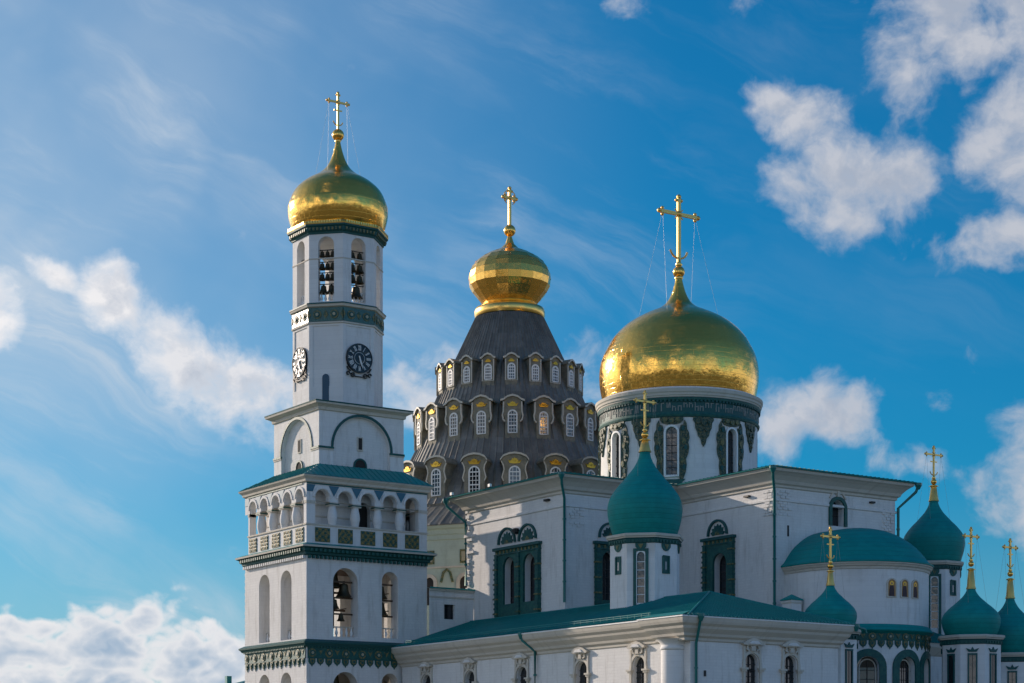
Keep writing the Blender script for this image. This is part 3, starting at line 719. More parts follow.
m.pan(f,2.25,2.37,21.6,23.5,-.58,-.45,'iron'); m.pan(f,3.73,3.85,21.6,23.5,-.58,-.45,'iron'); m.pan(f,2.37,3.73,21.6,21.72,-.58,-.45,'iron'); m.pan(f,2.37,3.73,23.38,23.5,-.58,-.45,'iron'); m.pan(f,3.0,3.1,21.72,23.38,-.57,-.47,'iron')
o=m.build('window',link); g=MB(); g.face([f(2.25,21.6,-.55),f(3.85,21.6,-.55),f(3.85,23.5,-.55),f(2.25,23.5,-.55)],'glass'); g.build('pane',o)

# ------------------------------------------------------------------ cathedral
CA=(51.5,-9.8)
cath=thing('cathedral','white cross-plan cathedral with the largest gilded dome on a tiled drum','cathedral',(51.5,-9.8,0))
x0,x1,x2,x3=24,41.6,61.45,66; y0,y1,y2,y3=-38.38,-20.66,1.1,14
CP=[(x0,y1),(x1,y1),(x1,y0),(x2,y0),(x2,y1),(x3,y1),(x3,y2),(x2,y2),(x2,y3),(x1,y3),(x1,y2),(x0,y2)]
TOPW=37.6
m=MB()
fT=frame(CP[11],CP[0])       # transept, sunlit side: u = y2 - y
fS=frame(CP[0],CP[1])        # transept, right-hand side: u = x - 24
fN=frame(CP[1],CP[2])        # east arm, sunlit side: u = y1 - y
fA=frame(CP[2],CP[3])        # east arm, front: u = x - 41.6
tU=lambda y:y2-y; nU=lambda y:y1-y
T_ops=[(tU(-8.96),2.46,23.1,29.0),(tU(-13.44),2.54,23.1,29.0)]
S_ops=[(30.6-24,2.4,23.0,29.0)]
N_ops=[(nU(-28.75),2.5,22.5,28.7)]
A_ops=[(51.7-41.6,2.0,31.7,34.8)]
for i in range(12):
    f=frame(CP[i],CP[(i+1)%12]); W=(Vector(CP[(i+1)%12])-Vector(CP[i])).length
    ops={11:T_ops,0:S_ops,1:N_ops,2:A_ops}.get(i,[])
    wall(m,f,0,W,0,TOPW,ops,'limewash',1.05,rmat='plaster')
m.build('wall',cath)
m=MB(); m.sweep(CP,[(0,33.9),(.16,33.98),(.16,34.2),(0,34.28)],'limewash')
m.build('string_course',cath)
m=MB(); m.sweep(CP,[(0,35.5),(.18,35.6),(.2,35.85),(.45,36.0),(.6,36.35),(1.0,36.8),(1.35,37.1),(1.6,37.25),(1.7,37.55)],'stone')
m.build('cornice',cath)
m=MB(); m.sweep(CP,[(1.7,37.56),(1.92,37.6),(1.95,37.68),(1.88,37.72)],'teal_roof')
def hip(m,xa,xb,ya,yb,ze,zr,mat,along,step=.7,ends=(True,True)):
    if along=='x':
        h=(yb-ya)/2; ym=(ya+yb)/2; ra=(xa+(h if ends[0] else 0),ym,zr); rb=(xb-(h if ends[1] else 0),ym,zr)
        A,B_,C,D=(xa,ya,ze),(xb,ya,ze),(xb,yb,ze),(xa,yb,ze)
        facet(m,[A,B_,rb,ra],mat,(A,B_),(ra,rb),step); facet(m,[C,D,ra,rb],mat,(C,D),(rb,ra),step)
        if ends[0]: facet(m,[D,A,ra],mat,(D,A),(ra,ra),step)
        if ends[1]: facet(m,[B_,C,rb],mat,(B_,C),(rb,rb),step)
    else:
        h=(xb-xa)/2; xm=(xa+xb)/2; ra=(xm,ya+(h if ends[0] else 0),zr); rb=(xm,yb-(h if ends[1] else 0),zr)
        A,B_,C,D=(xa,ya,ze),(xb,ya,ze),(xb,yb,ze),(xa,yb,ze)
        facet(m,[B_,C,rb,ra],mat,(B_,C),(ra,rb),step); facet(m,[D,A,ra,rb],mat,(D,A),(rb,ra),step)
        if ends[0]: facet(m,[A,B_,ra],mat,(A,B_),(ra,ra),step)
        if ends[1]: facet(m,[C,D,rb],mat,(C,D),(rb,rb),step)
e=1.92
hip(m,x0-e,x3+e,y1-e,y2+e,37.74,38.7,'teal_roof','x'); hip(m,x1-e,x2+e,y0-e,y3+e,37.75,38.72,'teal_roof','y')
m.build('roof',cath)
tile_window(cath,fT,0,tU(-5.95),tU(-15.65),21.6,30.3,T_ops,[(tU(-8.3),3.7,30.75,32.65),(tU(-12.85),3.7,30.75,32.65)],'double window under two tile lunettes')
tile_window(cath,fS,0,6.6-2.2,6.6+2.2,21.6,30.1,S_ops,[(6.7,3.2,30.6,32.4)],'window half hidden behind the small green dome')
tile_window(cath,fN,0,nU(-25.7),nU(-31.3),21.2,30.7,N_ops,[(nU(-28.2),3.5,30.95,32.75)],'single tall window under one tile lunette')
# small window of the east arm front, green surround
m=MB(); u,w_,a,b=A_ops[0]; m.band(fA,arch_poly(u,w_+.5,a,b+.25,14),.42,-.02,.25,'tile_green'); m.band(fA,[(u-1.3,35.0),(u-.6,35.9),(u,36.2),(u+.6,35.9),(u+1.3,35.0)],.22,0,.2,'stone'); m.prism(fA,[(u-.25,35.2),(u+.25,35.2),(u+.15,35.9),(u,36.3),(u-.15,35.9)],0,.3,'stone')
o=m.build('window',cath,'small green-framed round-headed window above the apse'); g=MB(); P=arch_poly(u,w_,a,b); g.face([fA(p,q,-.9) for p,q in P],'glass'); g.pan(fA,u-.04,u+.04,a,b,-.88,-.8,'iron'); g.pan(fA,u-.9,u+.9,33.0,33.1,-.88,-.8,'iron'); g.build('pane',o)
m=MB(); m.pan(fA,2.0,2.25,29.9,31.2,-.02,.05,'dark_inside'); m.build('slit_window',cath)
# carved brick clusters on the corners
def carved(f,u,z,w_,h,nm='corner_carving',seed=1):
    rnd=random.Random(seed); m=MB(); k=int(h/.34)
    for j in range(k):
        ww=w_*(.5+.5*abs(sin(j*1.9+seed))); 
        n=max(1,int(ww/.6))
        for q in range(n):
            uu=u-ww/2+ww*(q+.5)/n; m.pan(f,uu-ww/n*.42,uu+ww/n*.42,z+j*.34,z+j*.34+.27,-.02,  .03+.13*rnd.random(),'limewash')
    return m.build(nm,cath)
carved(fS,1.7,31.6,2.4,2.9,seed=3); carved(fA,1.6,32.3,2.4,3.2,seed=4); carved(fN,16.6,32.3,1.9,3.2,seed=5); carved(fA,18.6,31.7,2.2,3.0,seed=6)
m=MB()
for j in range(19):
    z=22.6+j*.72; m.pan(fT,.05+.0,.55+.35*(j%2),z,z+.45,-.02,.28,'limewash')
m.pan(fT,.0,1.9,32.4,32.75,-.02,.5,'limewash'); m.pan(fT,.0,1.6,31.9,32.4,-.02,.32,'limewash'); m.pan(fT,.1,1.9,30.3,30.6,-.02,.3,'limewash')
m.build('corner_quoins',cath)
m=MB(); u=tU(-10.6); m.pan(fT,u-.55,u+.55,31.95,32.2,0,.5,'iron'); m.pan(fT,u-.2,u+.2,31.7,32.4,0,.55,'iron'); m.pan(fT,u-.9,u-.5,32.1,32.35,0,.35,'iron'); m.build('wall_lamp',cath)
m=MB(); u=tU(-17.2); m.pan(fT,u-.5,u+.4,35.0,35.25,0,.4,'iron'); m.pan(fN,12.6,13.5,34.9,35.1,0,.4,'iron'); m.pan(fA,15.4,16.1,34.9,35.1,0,.4,'iron'); m.build('wall_bracket',cath)
def pipe(pts,r,parent,label=None):
    m=MB(); m.tube(pts,r,'pipe_green',8)
    p=pts[0]; m.lathe([(r,p[2]-.5),(r*2.4,p[2]),(r*2.4,p[2]+.3)],p,'pipe_green',8,False)
    # joints
    a,b=Vector(pts[-2]),Vector(pts[-1]); n=int((b-a).length/2.4)
    for i in range(1,n):
        c=a+(b-a)*i/n; m.lathe([(r*1.3,c.z-.1),(r*1.3,c.z+.1)],c,'pipe_green',8,False)
    return m.build('downpipe',parent,label)
pipe([(22.3,-22.3,37.4),(22.5,-22.1,36.4),(23.68,-20.98,34.9),(23.68,-20.98,22.4)],.17,cath,'pipe on the near corner of the transept')
pipe([(39.9,-40.0,37.4),(40.1,-39.8,36.4),(41.3,-38.7,34.9),(41.3,-38.7,14)],.17,cath,'pipe on the near corner of the east arm')
pipe([(22.0,3.0,37.3),(22.0,2.9,36.6),(23.7,.95,34.4),(23.7,.95,26.2)],.18,cath,'elbowed pipe at the far end of the transept')
pipe([(63.6,-40.2,37.4),(63.4,-40.0,36.6),(61.7,-38.65,34.6),(61.7,-38.65,14)],.18,cath,'elbowed pipe at the right end of the east arm')
# drum
DC=(50.4,-9.8); DR=10.36
drum=MB(); f0=cyl(DC,DR)
wa=[R(22.5+45*i) for i in range(8)]; wa=[R(45*i+.8) for i in range(8)]
dops=[((a)*DR,1.5,39.95,46.0) for a in wa]
dops[0]=((2*PI+wa[0])*DR,1.5,39.95,46.0)
wall(drum,f0,-.0+1.2,2*PI*DR+1.2,37,51.2,sorted(dops),'plaster',.5,du=.55,rmat='plaster')
drum=drum.build('drum',cath)
m=MB(); ring=[(DC[0]+DR*cos(2*PI*i/96),DC[1]+DR*sin(2*PI*i/96)) for i in range(96)]
m.sweep(ring,[(0,47.25),(.22,47.35),(.3,47.6),(.22,47.75),(.16,47.9)],'tile_green'); m.sweep(ring,[(.16,47.9),(.16,49.3)],'tile_dark'); m.sweep(ring,[(.16,49.3),(.4,49.45),(.45,49.75)],'tile_green')
m.sweep(ring,[(.42,49.8),(.44,49.98),(.55,50.03),(.58,50.3),(.7,50.45),(.73,50.82),(.6,50.9),(-.5,51.1)],'stone')
for i in range(130):
    u=2*PI*DR*i/130; m.pan(f0,u-.13,u+.13,49.2,49.5,.1,.38,'tile_dark')
# band of worn lettering-like strokes that no one can read from here
rnd=random.Random(11); u=0
while u<2*PI*DR-.5:
    k=rnd.random(); h=1.02
    if u>PI*DR*.75 and u<PI*DR*1.75:
        z=48.05
        h=1.05*(1 if rnd.random()<.6 else .62); z+=.4*(h<.9)*(rnd.random()<.5); m.pan(f0,u,u+.12,z,z+h,.15,.2,'tile_grey')
        if k<.75: m.pan(f0,u+.38,u+.5,z,z+h*(1 if rnd.random()<.6 else .6),.15,.2,'tile_grey')
        if k<.3: m.pan(f0,u+.14,u+.42,z+.45,z+.57,.15,.2,'tile_grey')
        elif k<.5: m.pan(f0,u+.14,u+.42,z+h-.12,z+h,.15,.2,'tile_grey')
        elif k<.65: m.prism(f0,[(u+.14,z),(u+.26,z),(u+.42,z+h),(u+.3,z+h)],.15,.2,'tile_grey')
        elif k>.85: m.pan(f0,u+.14,u+.4,z+h-.12,z+h,.15,.2,'tile_grey')
    u+=.62+(.12*rnd.random())
m.build('drum_cornice',drum)
for k in range(3,7):
    a=wa[k]; uc=a*DR
    m=MB(); P=arch_poly(uc,2.35,39.6,46.3,14)
    # carved tile border of irregular lobed outline
    for s in(-1,1):
        outl=[(1.15,39.3),(1.75,39.35),(2.15,40.2),(2.3,41.2),(2.2,41.9),(2.55,42.6),(2.7,43.4),(2.55,44.0),(2.75,44.6),(2.65,45.3),(2.35,45.7),(2.3,46.4),(1.95,46.9),(1.75,46.3),(1.35,46.25),(1.15,45.6)]
        outl=[(.95+(x-1.1)*.80,z) for x,z in outl]; m.prism(f0,[(uc+s*x,z) for x,z in outl][::s],-.02,.22,'tile_mottled')
        for q,(x,z) in enumerate([(1.75,40.0),(1.9,40.9),(1.85,41.8),(2.1,42.6),(2.25,43.4),(2.1,44.2),(2.2,45.0),(1.9,45.8)]):
            r=.15+.06*(q%3); x=.95+(x-1.1)*.68+.12*sin(q*2.3); m.prism(f0,[(uc+s*x+r*cos(PI*j/4),z+r*1.6*sin(PI*j/4)) for j in range(8)],.2,.34,('tile_mottled','tile_dark','tile_olive')[q%3])
    m.prism(f0,[(uc-1.2,38.8),(uc+1.2,38.8),(uc+1.75,39.36),(uc-1.75,39.36)],-.02,.2,'tile_green')
    m.prism(f0,[(uc-1.45,47.3),(uc-1.5,46.9),(uc-1.15,46.5),(uc-.5,46.35),(uc+.5,46.35),(uc+1.15,46.5),(uc+1.5,46.9),(uc+1.45,47.3)],-.02,.24,'tile_mottled')
    for x,z in((-.8,46.95),(0,46.8),(.8,46.95)): m.prism(f0,[(uc+x+.34*cos(PI*j/4),z+.3*sin(PI*j/4)) for j in range(8)],.2,.38,'tile_olive')
    P2=arch_poly(uc,1.68,39.72,46.15,14); m.band(f0,P2+[P2[0]],.24,-.3,.32,'white_paint')
    o=m.build('drum_window',drum)
    g=MB(); P=arch_poly(uc,1.5,39.9,46.0,12); g.face([f0(u,z,-.42) for u,z in P],'glass')
    for j in range(1,6): g.pan(f0,uc-.74,uc+.74,39.9+j*.95,39.98+j*.95,-.40,-.34,'iron')
    g.pan(f0,uc-.04,uc+.04,39.9,46.0,-.40,-.34,'iron'); 
    g.build('pane',drum)
for k in range(3,7):
    uc=(wa[k]+R(22.5))*DR; m=MB()
    outl=[(-1.75,47.3),(-1.85,46.9),(-1.5,46.5),(-1.45,45.9),(-1.1,45.4),(-.95,44.9),(-.5,44.5),(-.35,43.9),(0,43.5),(.35,43.9),(.5,44.5),(.95,44.9),(1.1,45.4),(1.45,45.9),(1.5,46.5),(1.85,46.9),(1.75,47.3)]
    m.prism(f0,[(uc+x*.74,z) for x,z in outl],-.05,.22,'tile_mottled')
    for x,z,r in((-1.05,46.7,.4),(1.05,46.7,.4),(0,46.6,.5),(-.55,45.7,.38),(.55,45.7,.38),(0,44.9,.36),(0,44.2,.2)): r*=.7; m.prism(f0,[(uc+x*.72+r*cos(PI*j/4),z+r*1.2*sin(PI*j/4)) for j in range(8)],.2,.36,'tile_mottled')
    m.build('tile_pendant',drum)
prof=smoothprof([(10.05,50.95),(10.25,51.9),(10.48,53.2),(10.55,54.5),(10.45,55.8),(10.1,57.1),(9.45,58.4),(8.76,59.55),(7.7,60.7),(6.5,61.65),(5.1,62.45),(3.92,63.0),(2.8,63.5),(1.93,64.1),(1.3,64.9),(.86,65.9),(.55,67.0),(.42,67.7)],4)
m=MB(); m.lathe(prof,DC,'gold',96); dome=m.build('dome',cath)
m=MB(); m.sphere((*DC,68.45),.8,'gold_panel',24); m.lathe([(.42,67.4),(.6,67.65),(.4,67.9)],DC,'gold_trim',14); m.lathe([(.25,69.1),(.5,69.4),(.25,69.8),(.2,70.3)],DC,'gold_trim',12)
m.build('orb',dome)
m=MB(); cross(m,(*DC,69.2),9.5,6.1,.25,'cross_gold',(5.5,62.2),True,False); m.build('cross',dome)
# apse
AC=(51.6,-41.6); AR=8.5; fa=cyl(AC,AR)
m=MB(); A0=R(170)*AR; A1=R(370)*AR
lop=[(R(a)*AR,2.5,9.5,15.3) for a in(200,235,269,298,325)]
wall(m,fa,A0,A1,18.3,26.2,[],'plaster',.5,du=.7)
for s in(-1,1): m.face([(AC[0]+s*AR*cos(R(10)),AC[1]+AR*sin(R(10)),0),(AC[0]+s*AR*cos(R(10)),y0,0),(AC[0]+s*AR*cos(R(10)),y0,26.2),(AC[0]+s*AR*cos(R(10)),AC[1]+AR*sin(R(10)),26.2)],'plaster')
aps=m.build('apse',cath)
m=MB(); ring=[(AC[0]+AR*cos(R(170+200*i/50)),AC[1]+AR*sin(R(170+200*i/50))) for i in range(51)]+[(60,-30),(43,-30)]
m.sweep(ring,[(0,25.35),(.1,25.4),(.14,25.65),(.3,25.75),(.38,25.95),(.5,26.0),(.5,26.15)],'stone'); m.sweep(ring,[(.55,26.15),(.6,26.2),(.6,26.32),(.45,26.36)],'teal_dome')
m.build('cornice',aps)
m=MB()
# half dome with a flared foot, running back to the wall
prof=[(9.0,26.33),(8.5,26.75),(7.9,27.55),(7.1,28.45),(6.1,29.25),(4.9,30.0),(3.5,30.55),(1.8,30.9),(.05,31.05)]
prof=smoothprof(prof,3); m.lathe(prof,AC,'teal_dome',64)
rows=[]
for yy in(AC[1],y0+.3):
    rows.append([(AC[0]-r,yy,z) for r,z in prof]+[(AC[0]+r,yy,z) for r,z in prof[::-1]])
m.quadgrid(rows,'teal_dome',True); m.build('roof',aps)
m=MB(); wall(m,fa,A0,A1,0,18.3,lop,'plaster',.8,du=.7,d=.02); 
for i in(0,1): pass
m.build('wall',aps)
m=MB(); m.sweep(ring,[(0,17.9),(.5,18.2),(.62,18.35),(.02,19.05)],'teal_dome'); fz=MB(); frieze(fz,fa,R(178)*AR,R(362)*AR,18.15,1.0,1.05,1.05,26); m.build('ledge',aps); fz.build('tile_frieze',aps)
for i,(u,w_,a,b) in enumerate(lop):
    m=MB(); m.band(fa,arch_poly(u,w_+.9,a,b+.45,14),.85,-.1,.22,'tile_green'); m.band(fa,arch_poly(u,w_-.5,a,b-.3,12),.14,-.62,-.5,'stone')
    for j in range(1,5): m.pan(fa,u-w_/2,u+w_/2,a+1.05*j,a+.06+1.05*j,-.62,-.54,'iron')
    m.pan(fa,u-.035,u+.035,a,b-.2,-.62,-.54,'iron')
    o=m.build('apse_window',aps); g=MB()
    g.face([fa(p,q,-.66) for p,q in arch_poly(u,w_,a,b)],'glass'); g.build('pane',aps)
for a in(254,266,278):
    u=R(a)*AR; m=MB(); P=arch_poly(u,1.12,22.15,24.25); m.prism(fa,P,-.02,.06,'icon_ground'); m.band(fa,P+[P[0]],.16,0,.14,'stone')
    # a standing robed figure with a halo
    m.prism(fa,[(u-.34,22.2),(u+.34,22.2),(u+.3,23.0),(u+.24,23.4),(u+.1,23.56),(u-.1,23.56),(u-.24,23.4),(u-.3,23.0)],.06,.075,'icon_robe')
    m.prism(fa,[(u+.24*cos(PI*j/6),23.72+.24*sin(PI*j/6)) for j in range(12)],.062,.08,'ornament_gold'); m.prism(fa,[(u+.13*cos(PI*j/5),23.7+.16*sin(PI*j/5)) for j in range(10)],.08,.09,'icon_skin')
    m.build('icon_panel',aps)

# ------------------------------------------------------------------ rotunda
RC=(50.5,30.5)
rot=thing('rotunda','grey metal tent roof with three rings of dormers and panelled gold onion','rotunda',(*RC,0))
CONE=[(5.1,70.3),(7.9,64.4),(8.6,63.0),(10.9,58.2),(12.6,54.2),(14.2,50.0),(16.4,45.6),(18.6,41.2),(19.3,40.2)]
m=MB(); m.lathe(CONE,RC,'tent_metal',576,False,rf=lambda i,z:(.15 if i%6==0 else 0))
m.lathe([(19.3,40.2),(19.2,39.9),(23.6,36.7),(23.7,36.5),(23.5,36.45)],RC,'tent_metal',360,False,rf=lambda i,z:(.10 if i%4==0 else 0)); m.build('tent_roof',rot)
m=MB(); m.lathe([(23.5,36.45),(23.3,36.1),(22.9,35.9),(22.8,35.3),(22.6,35.2),(22.6,34.6),(22.4,34.5)],RC,'cream_wall',120,False); m.build('cornice',rot)
m=MB(); m.lathe([(22.4,34.6),(22.4,0)],RC,'cream_wall',120); m.build('wall',rot)
fr=cyl(RC,22.4); m=MB()
for i in range(24):
    a=R(150+7*i); u=a*22.4
    if i%2==0:
        m.pan(fr,u-.75,u+.75,31.2,33.1,-.02,.12,'tile_olive'); m.pan(fr,u-.5,u+.5,31.5,32.8,.1,.22,'tile_cream')
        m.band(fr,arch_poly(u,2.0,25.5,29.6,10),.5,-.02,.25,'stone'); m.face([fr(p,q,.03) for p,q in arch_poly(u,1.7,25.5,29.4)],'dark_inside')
    m.pan(fr,u-1.37,u+1.37,30.6,30.85,-.02,.16,'stone')
    if i%2: m.band(fr,[(u-.9,28.6),(u-.5,30.0),(u,30.4),(u+.5,30.0),(u+.9,28.6)],.3,0,.2,'tile_olive')
m.build('wall_ornament',rot)
# dormers
drnd=random.Random(5)
def dormer(kind,ang):
    ang+=R(drnd.uniform(-.35,.35))
    rad,zb,zt,w_=dict(top=(10.9,57.9,62.7,1.95),mid=(14.25,49.9,55.9,2.75),low=(18.65,41.2,46.9,3.35))[kind]
    zb+=drnd.uniform(-.07,.07); zt+=drnd.uniform(-.08,.08); w_*=drnd.uniform(.97,1.03); c=(RC[0]+rad*cos(ang),RC[1]+rad*sin(ang)); tx,ty=-sin(ang),cos(ang)
    f=lambda u,z,d:(c[0]+tx*u+cos(ang)*d,c[1]+ty*u+sin(ang)*d,z)
    h=w_/2; m=MB(); dep=3.8 if kind=='low' else 3.4 if kind=='mid' else 2.8
    if kind=='low':
        head=[(h*1.18,zt-1.0),(h*.95,zt-.45),(h*.5,zt-.12),(0,zt),(-h*.5,zt-.12),(-h*.95,zt-.45),(-h*1.18,zt-1.0)]
        outl=[(-h*.92,zb-.6),(h*.92,zb-.6),(h*.92,zb+1.9),(h*1.02,zb+2.5),(h*.9,zb+3.1),(h*.92,zb+3.9),(h*1.08,zt-1.0)]+head[1:-1]+[(-h*1.08,zt-1.0),(-h*.92,zb+3.9),(-h*.9,zb+3.1),(-h*1.02,zb+2.5),(-h*.92,zb+1.9)]
    elif kind=='mid':
        head=[(h*1.28,zt-.75),(h*.95,zt-.62),(h*.55,zt-.2),(0,zt),(-h*.55,zt-.2),(-h*.95,zt-.62),(-h*1.28,zt-.75)]
        outl=[(-h*.78,zb-.6),(h*.78,zb-.6),(h*.78,zb+2.6),(h*.98,zb+3.4),(h*.95,zt-.75)]+head[2:-2]+[(-h*.95,zt-.75),(-h*.98,zb+3.4),(-h*.78,zb+2.6)]
    else:
        head=[(h*1.2,zt-.62),(h*.9,zt-.55),(h*.5,zt-.18),(0,zt),(-h*.5,zt-.18),(-h*.9,zt-.55),(-h*1.2,zt-.62)]
        outl=[(-h*.9,zb-.5),(h*.9,zb-.5),(h*.9,zb+3.2),(h*.98,zt-.62)]+head[2:-2]+[(-h*.98,zt-.62),(-h*.9,zb+3.2)]
    m.prism(f,outl,-dep,0,'dormer_front','dormer_side')
    o=m.build('dormer',rot)
    m=MB(); n=len(head)
    for i in range(n-1):                                   # hood moulding running back to the tent
        (a,b),(p,q)=head[i],head[i+1]
        m.prism(f,[(a,b-.02),(a,b+.26),(p,q+.26),(p,q-.02)],-dep*.9,.34,'dormer_trim','dormer_side')
    m.build('hood',o)
    m=MB()
    for s in(-1,1):
        m=MB()
        if kind=='low': m.band(f,[(s*h*.9,zb+1.9),(s*h*1.04,zb+2.4),(s*h*.96,zb+2.9),(s*h*.86,zb+3.5),(s*h*.92,zb+4.1),(s*h*1.1,zt-1.0)],.16,-.02,.14,'dormer_trim')
        elif kind=='mid':
            m.band(f,[(s*h*.8,zb+2.3),(s*h*1.0,zb+2.6),(s*h*1.08,zb+3.2),(s*h*.98,zb+3.8),(s*h*.96,zt-.8)],.2,-.1,.16,'dormer_trim')
        else: m.band(f,[(s*h*.86,zt-.7),(s*h*.86,zb+.9),(s*.04,zb+.9)],.16,-.02,.12,'dormer_trim')
        m.build('scroll_trim',o)
    ww,zs,zw=dict(top=(.98,zb+1.1,zb+3.3),mid=(1.22,zb+.7,zb+3.9),low=(1.5,zb+.2,zb+3.95))[kind]
    m=MB(); P=arch_poly(0,ww,zs,zw,8); m.band(f,P+[P[0]],.2,.0,.13,'white_paint')
    for q in((-.5/3*ww*1,),(.5/3*ww*1,)): m.pan(f,q[0]-.035,q[0]+.035,zs,zw-.15,.02,.09,'white_paint')
    k=5 if kind!='top' else 4
    for j in range(1,k+1):
        z=zs+(zw-ww/2-zs)*j/k; t_=.05 if j not in(k,2) else .1; m.pan(f,-ww/2,ww/2,z-t_,z+t_*.6,.02,.1,'white_paint')
    wd_=m.build('window',o); 
    m=MB(); zc=zt-(1.15 if kind=='low' else 1.25 if kind=='mid' else .95); s_=dict(low=1.,mid=.85,top=.55)[kind]
    for a in(-65,-35,0,35,65):
        uu=sin(R(a)); vv=cos(R(a)); L=.62*s_; pu,pz=vv*.16*s_,-uu*.16*s_
        m.prism(f,[(0-pu*.4,zc-pz*.4),(uu*L*.6-pu,zc+vv*L*.6-pz),(uu*L,zc+vv*L),(uu*L*.6+pu,zc+vv*L*.6+pz),(pu*.4,zc+pz*.4)],0,.16,'ornament_gold')
    for s in(-1,1): m.prism(f,[(0,zc-.02),(s*.85*s_,zc+.06),(s*.95*s_,zc+.3*s_),(s*.7*s_,zc-.18*s_),(0,zc-.24*s_)][::s],0,.14,'ornament_gold')
    m.build('shell_ornament',o)
    g=MB(); g.face([f(u,z,.02) for u,z in P],drnd.choice(('glass_pale','glass_pale','glass_mid','glass'))); g.build('pane',o)
view=math.atan2(-204.58-RC[1],-108.06-RC[0])
for kind,off in(('top',1.6),('mid',1.6),('low',2.2)):
    for k in range(-5,6): dormer(kind,view+R(18*k+off+.0))
# gold onion, panels tilted like a chequerboard
prof=[(5.15,70.4),(5.3,70.7),(5.3,71.3),(5.15,71.75),(4.35,71.95),(4.08,72.5),(4.74,73.3),(5.57,74.3),(6.06,75.2),(6.2,76.2),(6.06,77.2),(5.75,77.95),(5.3,78.6),(4.36,79.4),(3.15,80.1),(1.45,80.85),(.68,81.6),(.32,82.7)]
m=MB(); m.lathe(prof[:6],RC,'gold_trim',64)
N=20
for i in range(5,len(prof)-1):
    (r0,za),(r1,zb)=prof[i],prof[i+1]
    for j in range(N):
        e=.022*(1 if (i+j)%2 else -1)*min(1,r0/3); a,b=2*PI*j/N,2*PI*(j+1)/N
        P=lambda r,z,an,dd:(RC[0]+(r+dd)*cos(an),RC[1]+(r+dd)*sin(an),z)
        m.face([P(r0,za,a,e),P(r0,za,b,-e),P(r1,zb,b,-e),P(r1,zb,a,e)],'gold_panel')
m.lathe([(r-.12,z) for r,z in prof[5:]],RC,'gold_trim',32)
dome=m.build('onion_dome',rot)
m=MB(); m.sphere((*RC,83.6),.9,'gold_panel',24); m.build('orb',dome)
m=MB(); cross(m,(*RC,84.3),5.8,2.0,.22,'cross_gold',None,False)
for s in(-1,1): m.tube([(RC[0]+s*1.1*cos(R(a)),RC[1],88.6+1.1*sin(R(a))) for a in range(-60,241,30)],.07,'cross_gold',5)
m.build('cross',dome)

# ------------------------------------------------------------------ gallery wing in front
GX0,GX1,GY0,GY1=13.25,33.6,-57.3,-.55
wing=thing('gallery_wing','long low white gallery with green hipped roof in the foreground','gallery',(23.5,-30,0))
GP=rect(GX0,GX1,GY0,GY1); gR=frame(GP[0],GP[1]); gL=frame(GP[3],GP[0]); gU=lambda y:GY1-y
lw=[(gU(y),2.05,10.6,14.05) for y in(-6.5,-16.4,-27.3,-38.8,-48.9)]
rw=[(x-GX0,1.75,10.6,14.2) for x in(21.4,26.75)]
m=MB(); wall(m,gR,0,GX1-GX0,0,17.3,rw,'limewash',.9,rmat='plaster'); wall(m,gL,0,GY1-GY0,0,17.3,lw,'limewash',.55,rmat='plaster')
m.face([(GX1,GY0,0),(GX1,GY1,0),(GX1,GY1,17.3),(GX1,GY0,17.3)],'limewash'); m.build('wall',wing)
m=MB(); prof=[(0,15.2),(.14,15.3),(.16,15.55),(.42,15.75),(.5,16.0),(.9,16.45),(.98,16.7),(1.25,16.95),(1.35,17.2),(1.42,17.5)]
GC=[(GX0,GY1),(GX0,-52.9),(GX0-.75,-52.9),(GX0-.75,GY0),(GX1,GY0),(GX1,GY1)]
m.sweep(GC,prof,'stone'); m.build('cornice',wing)
m=MB(); m.sweep(GC,[(1.42,17.5),(1.5,17.55),(1.5,17.66),(1.4,17.68)],'white_paint')
e=1.5; gx0,gx1,gy0,gy1=GX0-e,GX1+e,GY0-e,GY1
ze,zr=17.69,21.45; xm=(gx0+gx1)/2; ap=(xm,gy0+10.6,zr); bp=(xm,gy1,zr)
facet(m,[(gx0,gy1,ze),(gx0,gy0,ze),ap,bp],'teal_roof',((gx0,gy1,ze),(gx0,gy0,ze)),(bp,ap),.42,.08)
facet(m,[(gx0,gy0,ze),(gx1,gy0,ze),ap],'teal_roof',((gx0,gy0,ze),(gx1,gy0,ze)),(ap,ap),.42,.08)
facet(m,[(gx1,gy0,ze),(gx1,gy1,ze),bp,ap],'teal_roof',((gx1,gy0,ze),(gx1,gy1,ze)),(ap,bp),.42,.08)
# breakout over the corner column
m.face([(gx0-.75,-52.9+1.5,ze+.02),(gx0-.75,gy0,ze+.02),(gx0+1.6,gy0+1.6,ze+.62),(gx0+1.6,-50.5,ze+.62)],'teal_roof')
# ridge roll and hips
m.tube([ap,bp],.12,'teal_roof',6); m.tube([(gx0,gy0,ze),ap],.12,'teal_roof',6); m.tube([(gx1,gy0,ze),ap],.12,'teal_roof',6)
for k in range(int((gx1-gx0)/.5)): m.box(gx0+k*.5,gx0+k*.5+.22,gy0-.02,gy0+.1,ze-.02,ze+.18,'teal_roof')
m.build('roof',wing)
def on_roof(x,y,h): return (x,y,ze+(x-gx0)*(zr-ze)/(xm-gx0)+h)
m=MB(); m.tube([on_roof(12.75,-51.5,.42),on_roof(12.75,-2.0,.42)],.035,'teal_roof',6); m.tube([on_roof(12.75,-51.5,.22),on_roof(12.75,-2.0,.22)],.03,'teal_roof',6)
for k in range(42): p=on_roof(12.75,-51.2+k*1.19,-.05); m.box(p[0]-.04,p[0]+.04,p[1]-.03,p[1]+.03,p[2],p[2]+.5,'teal_roof')
m.build('snow_guard',wing)
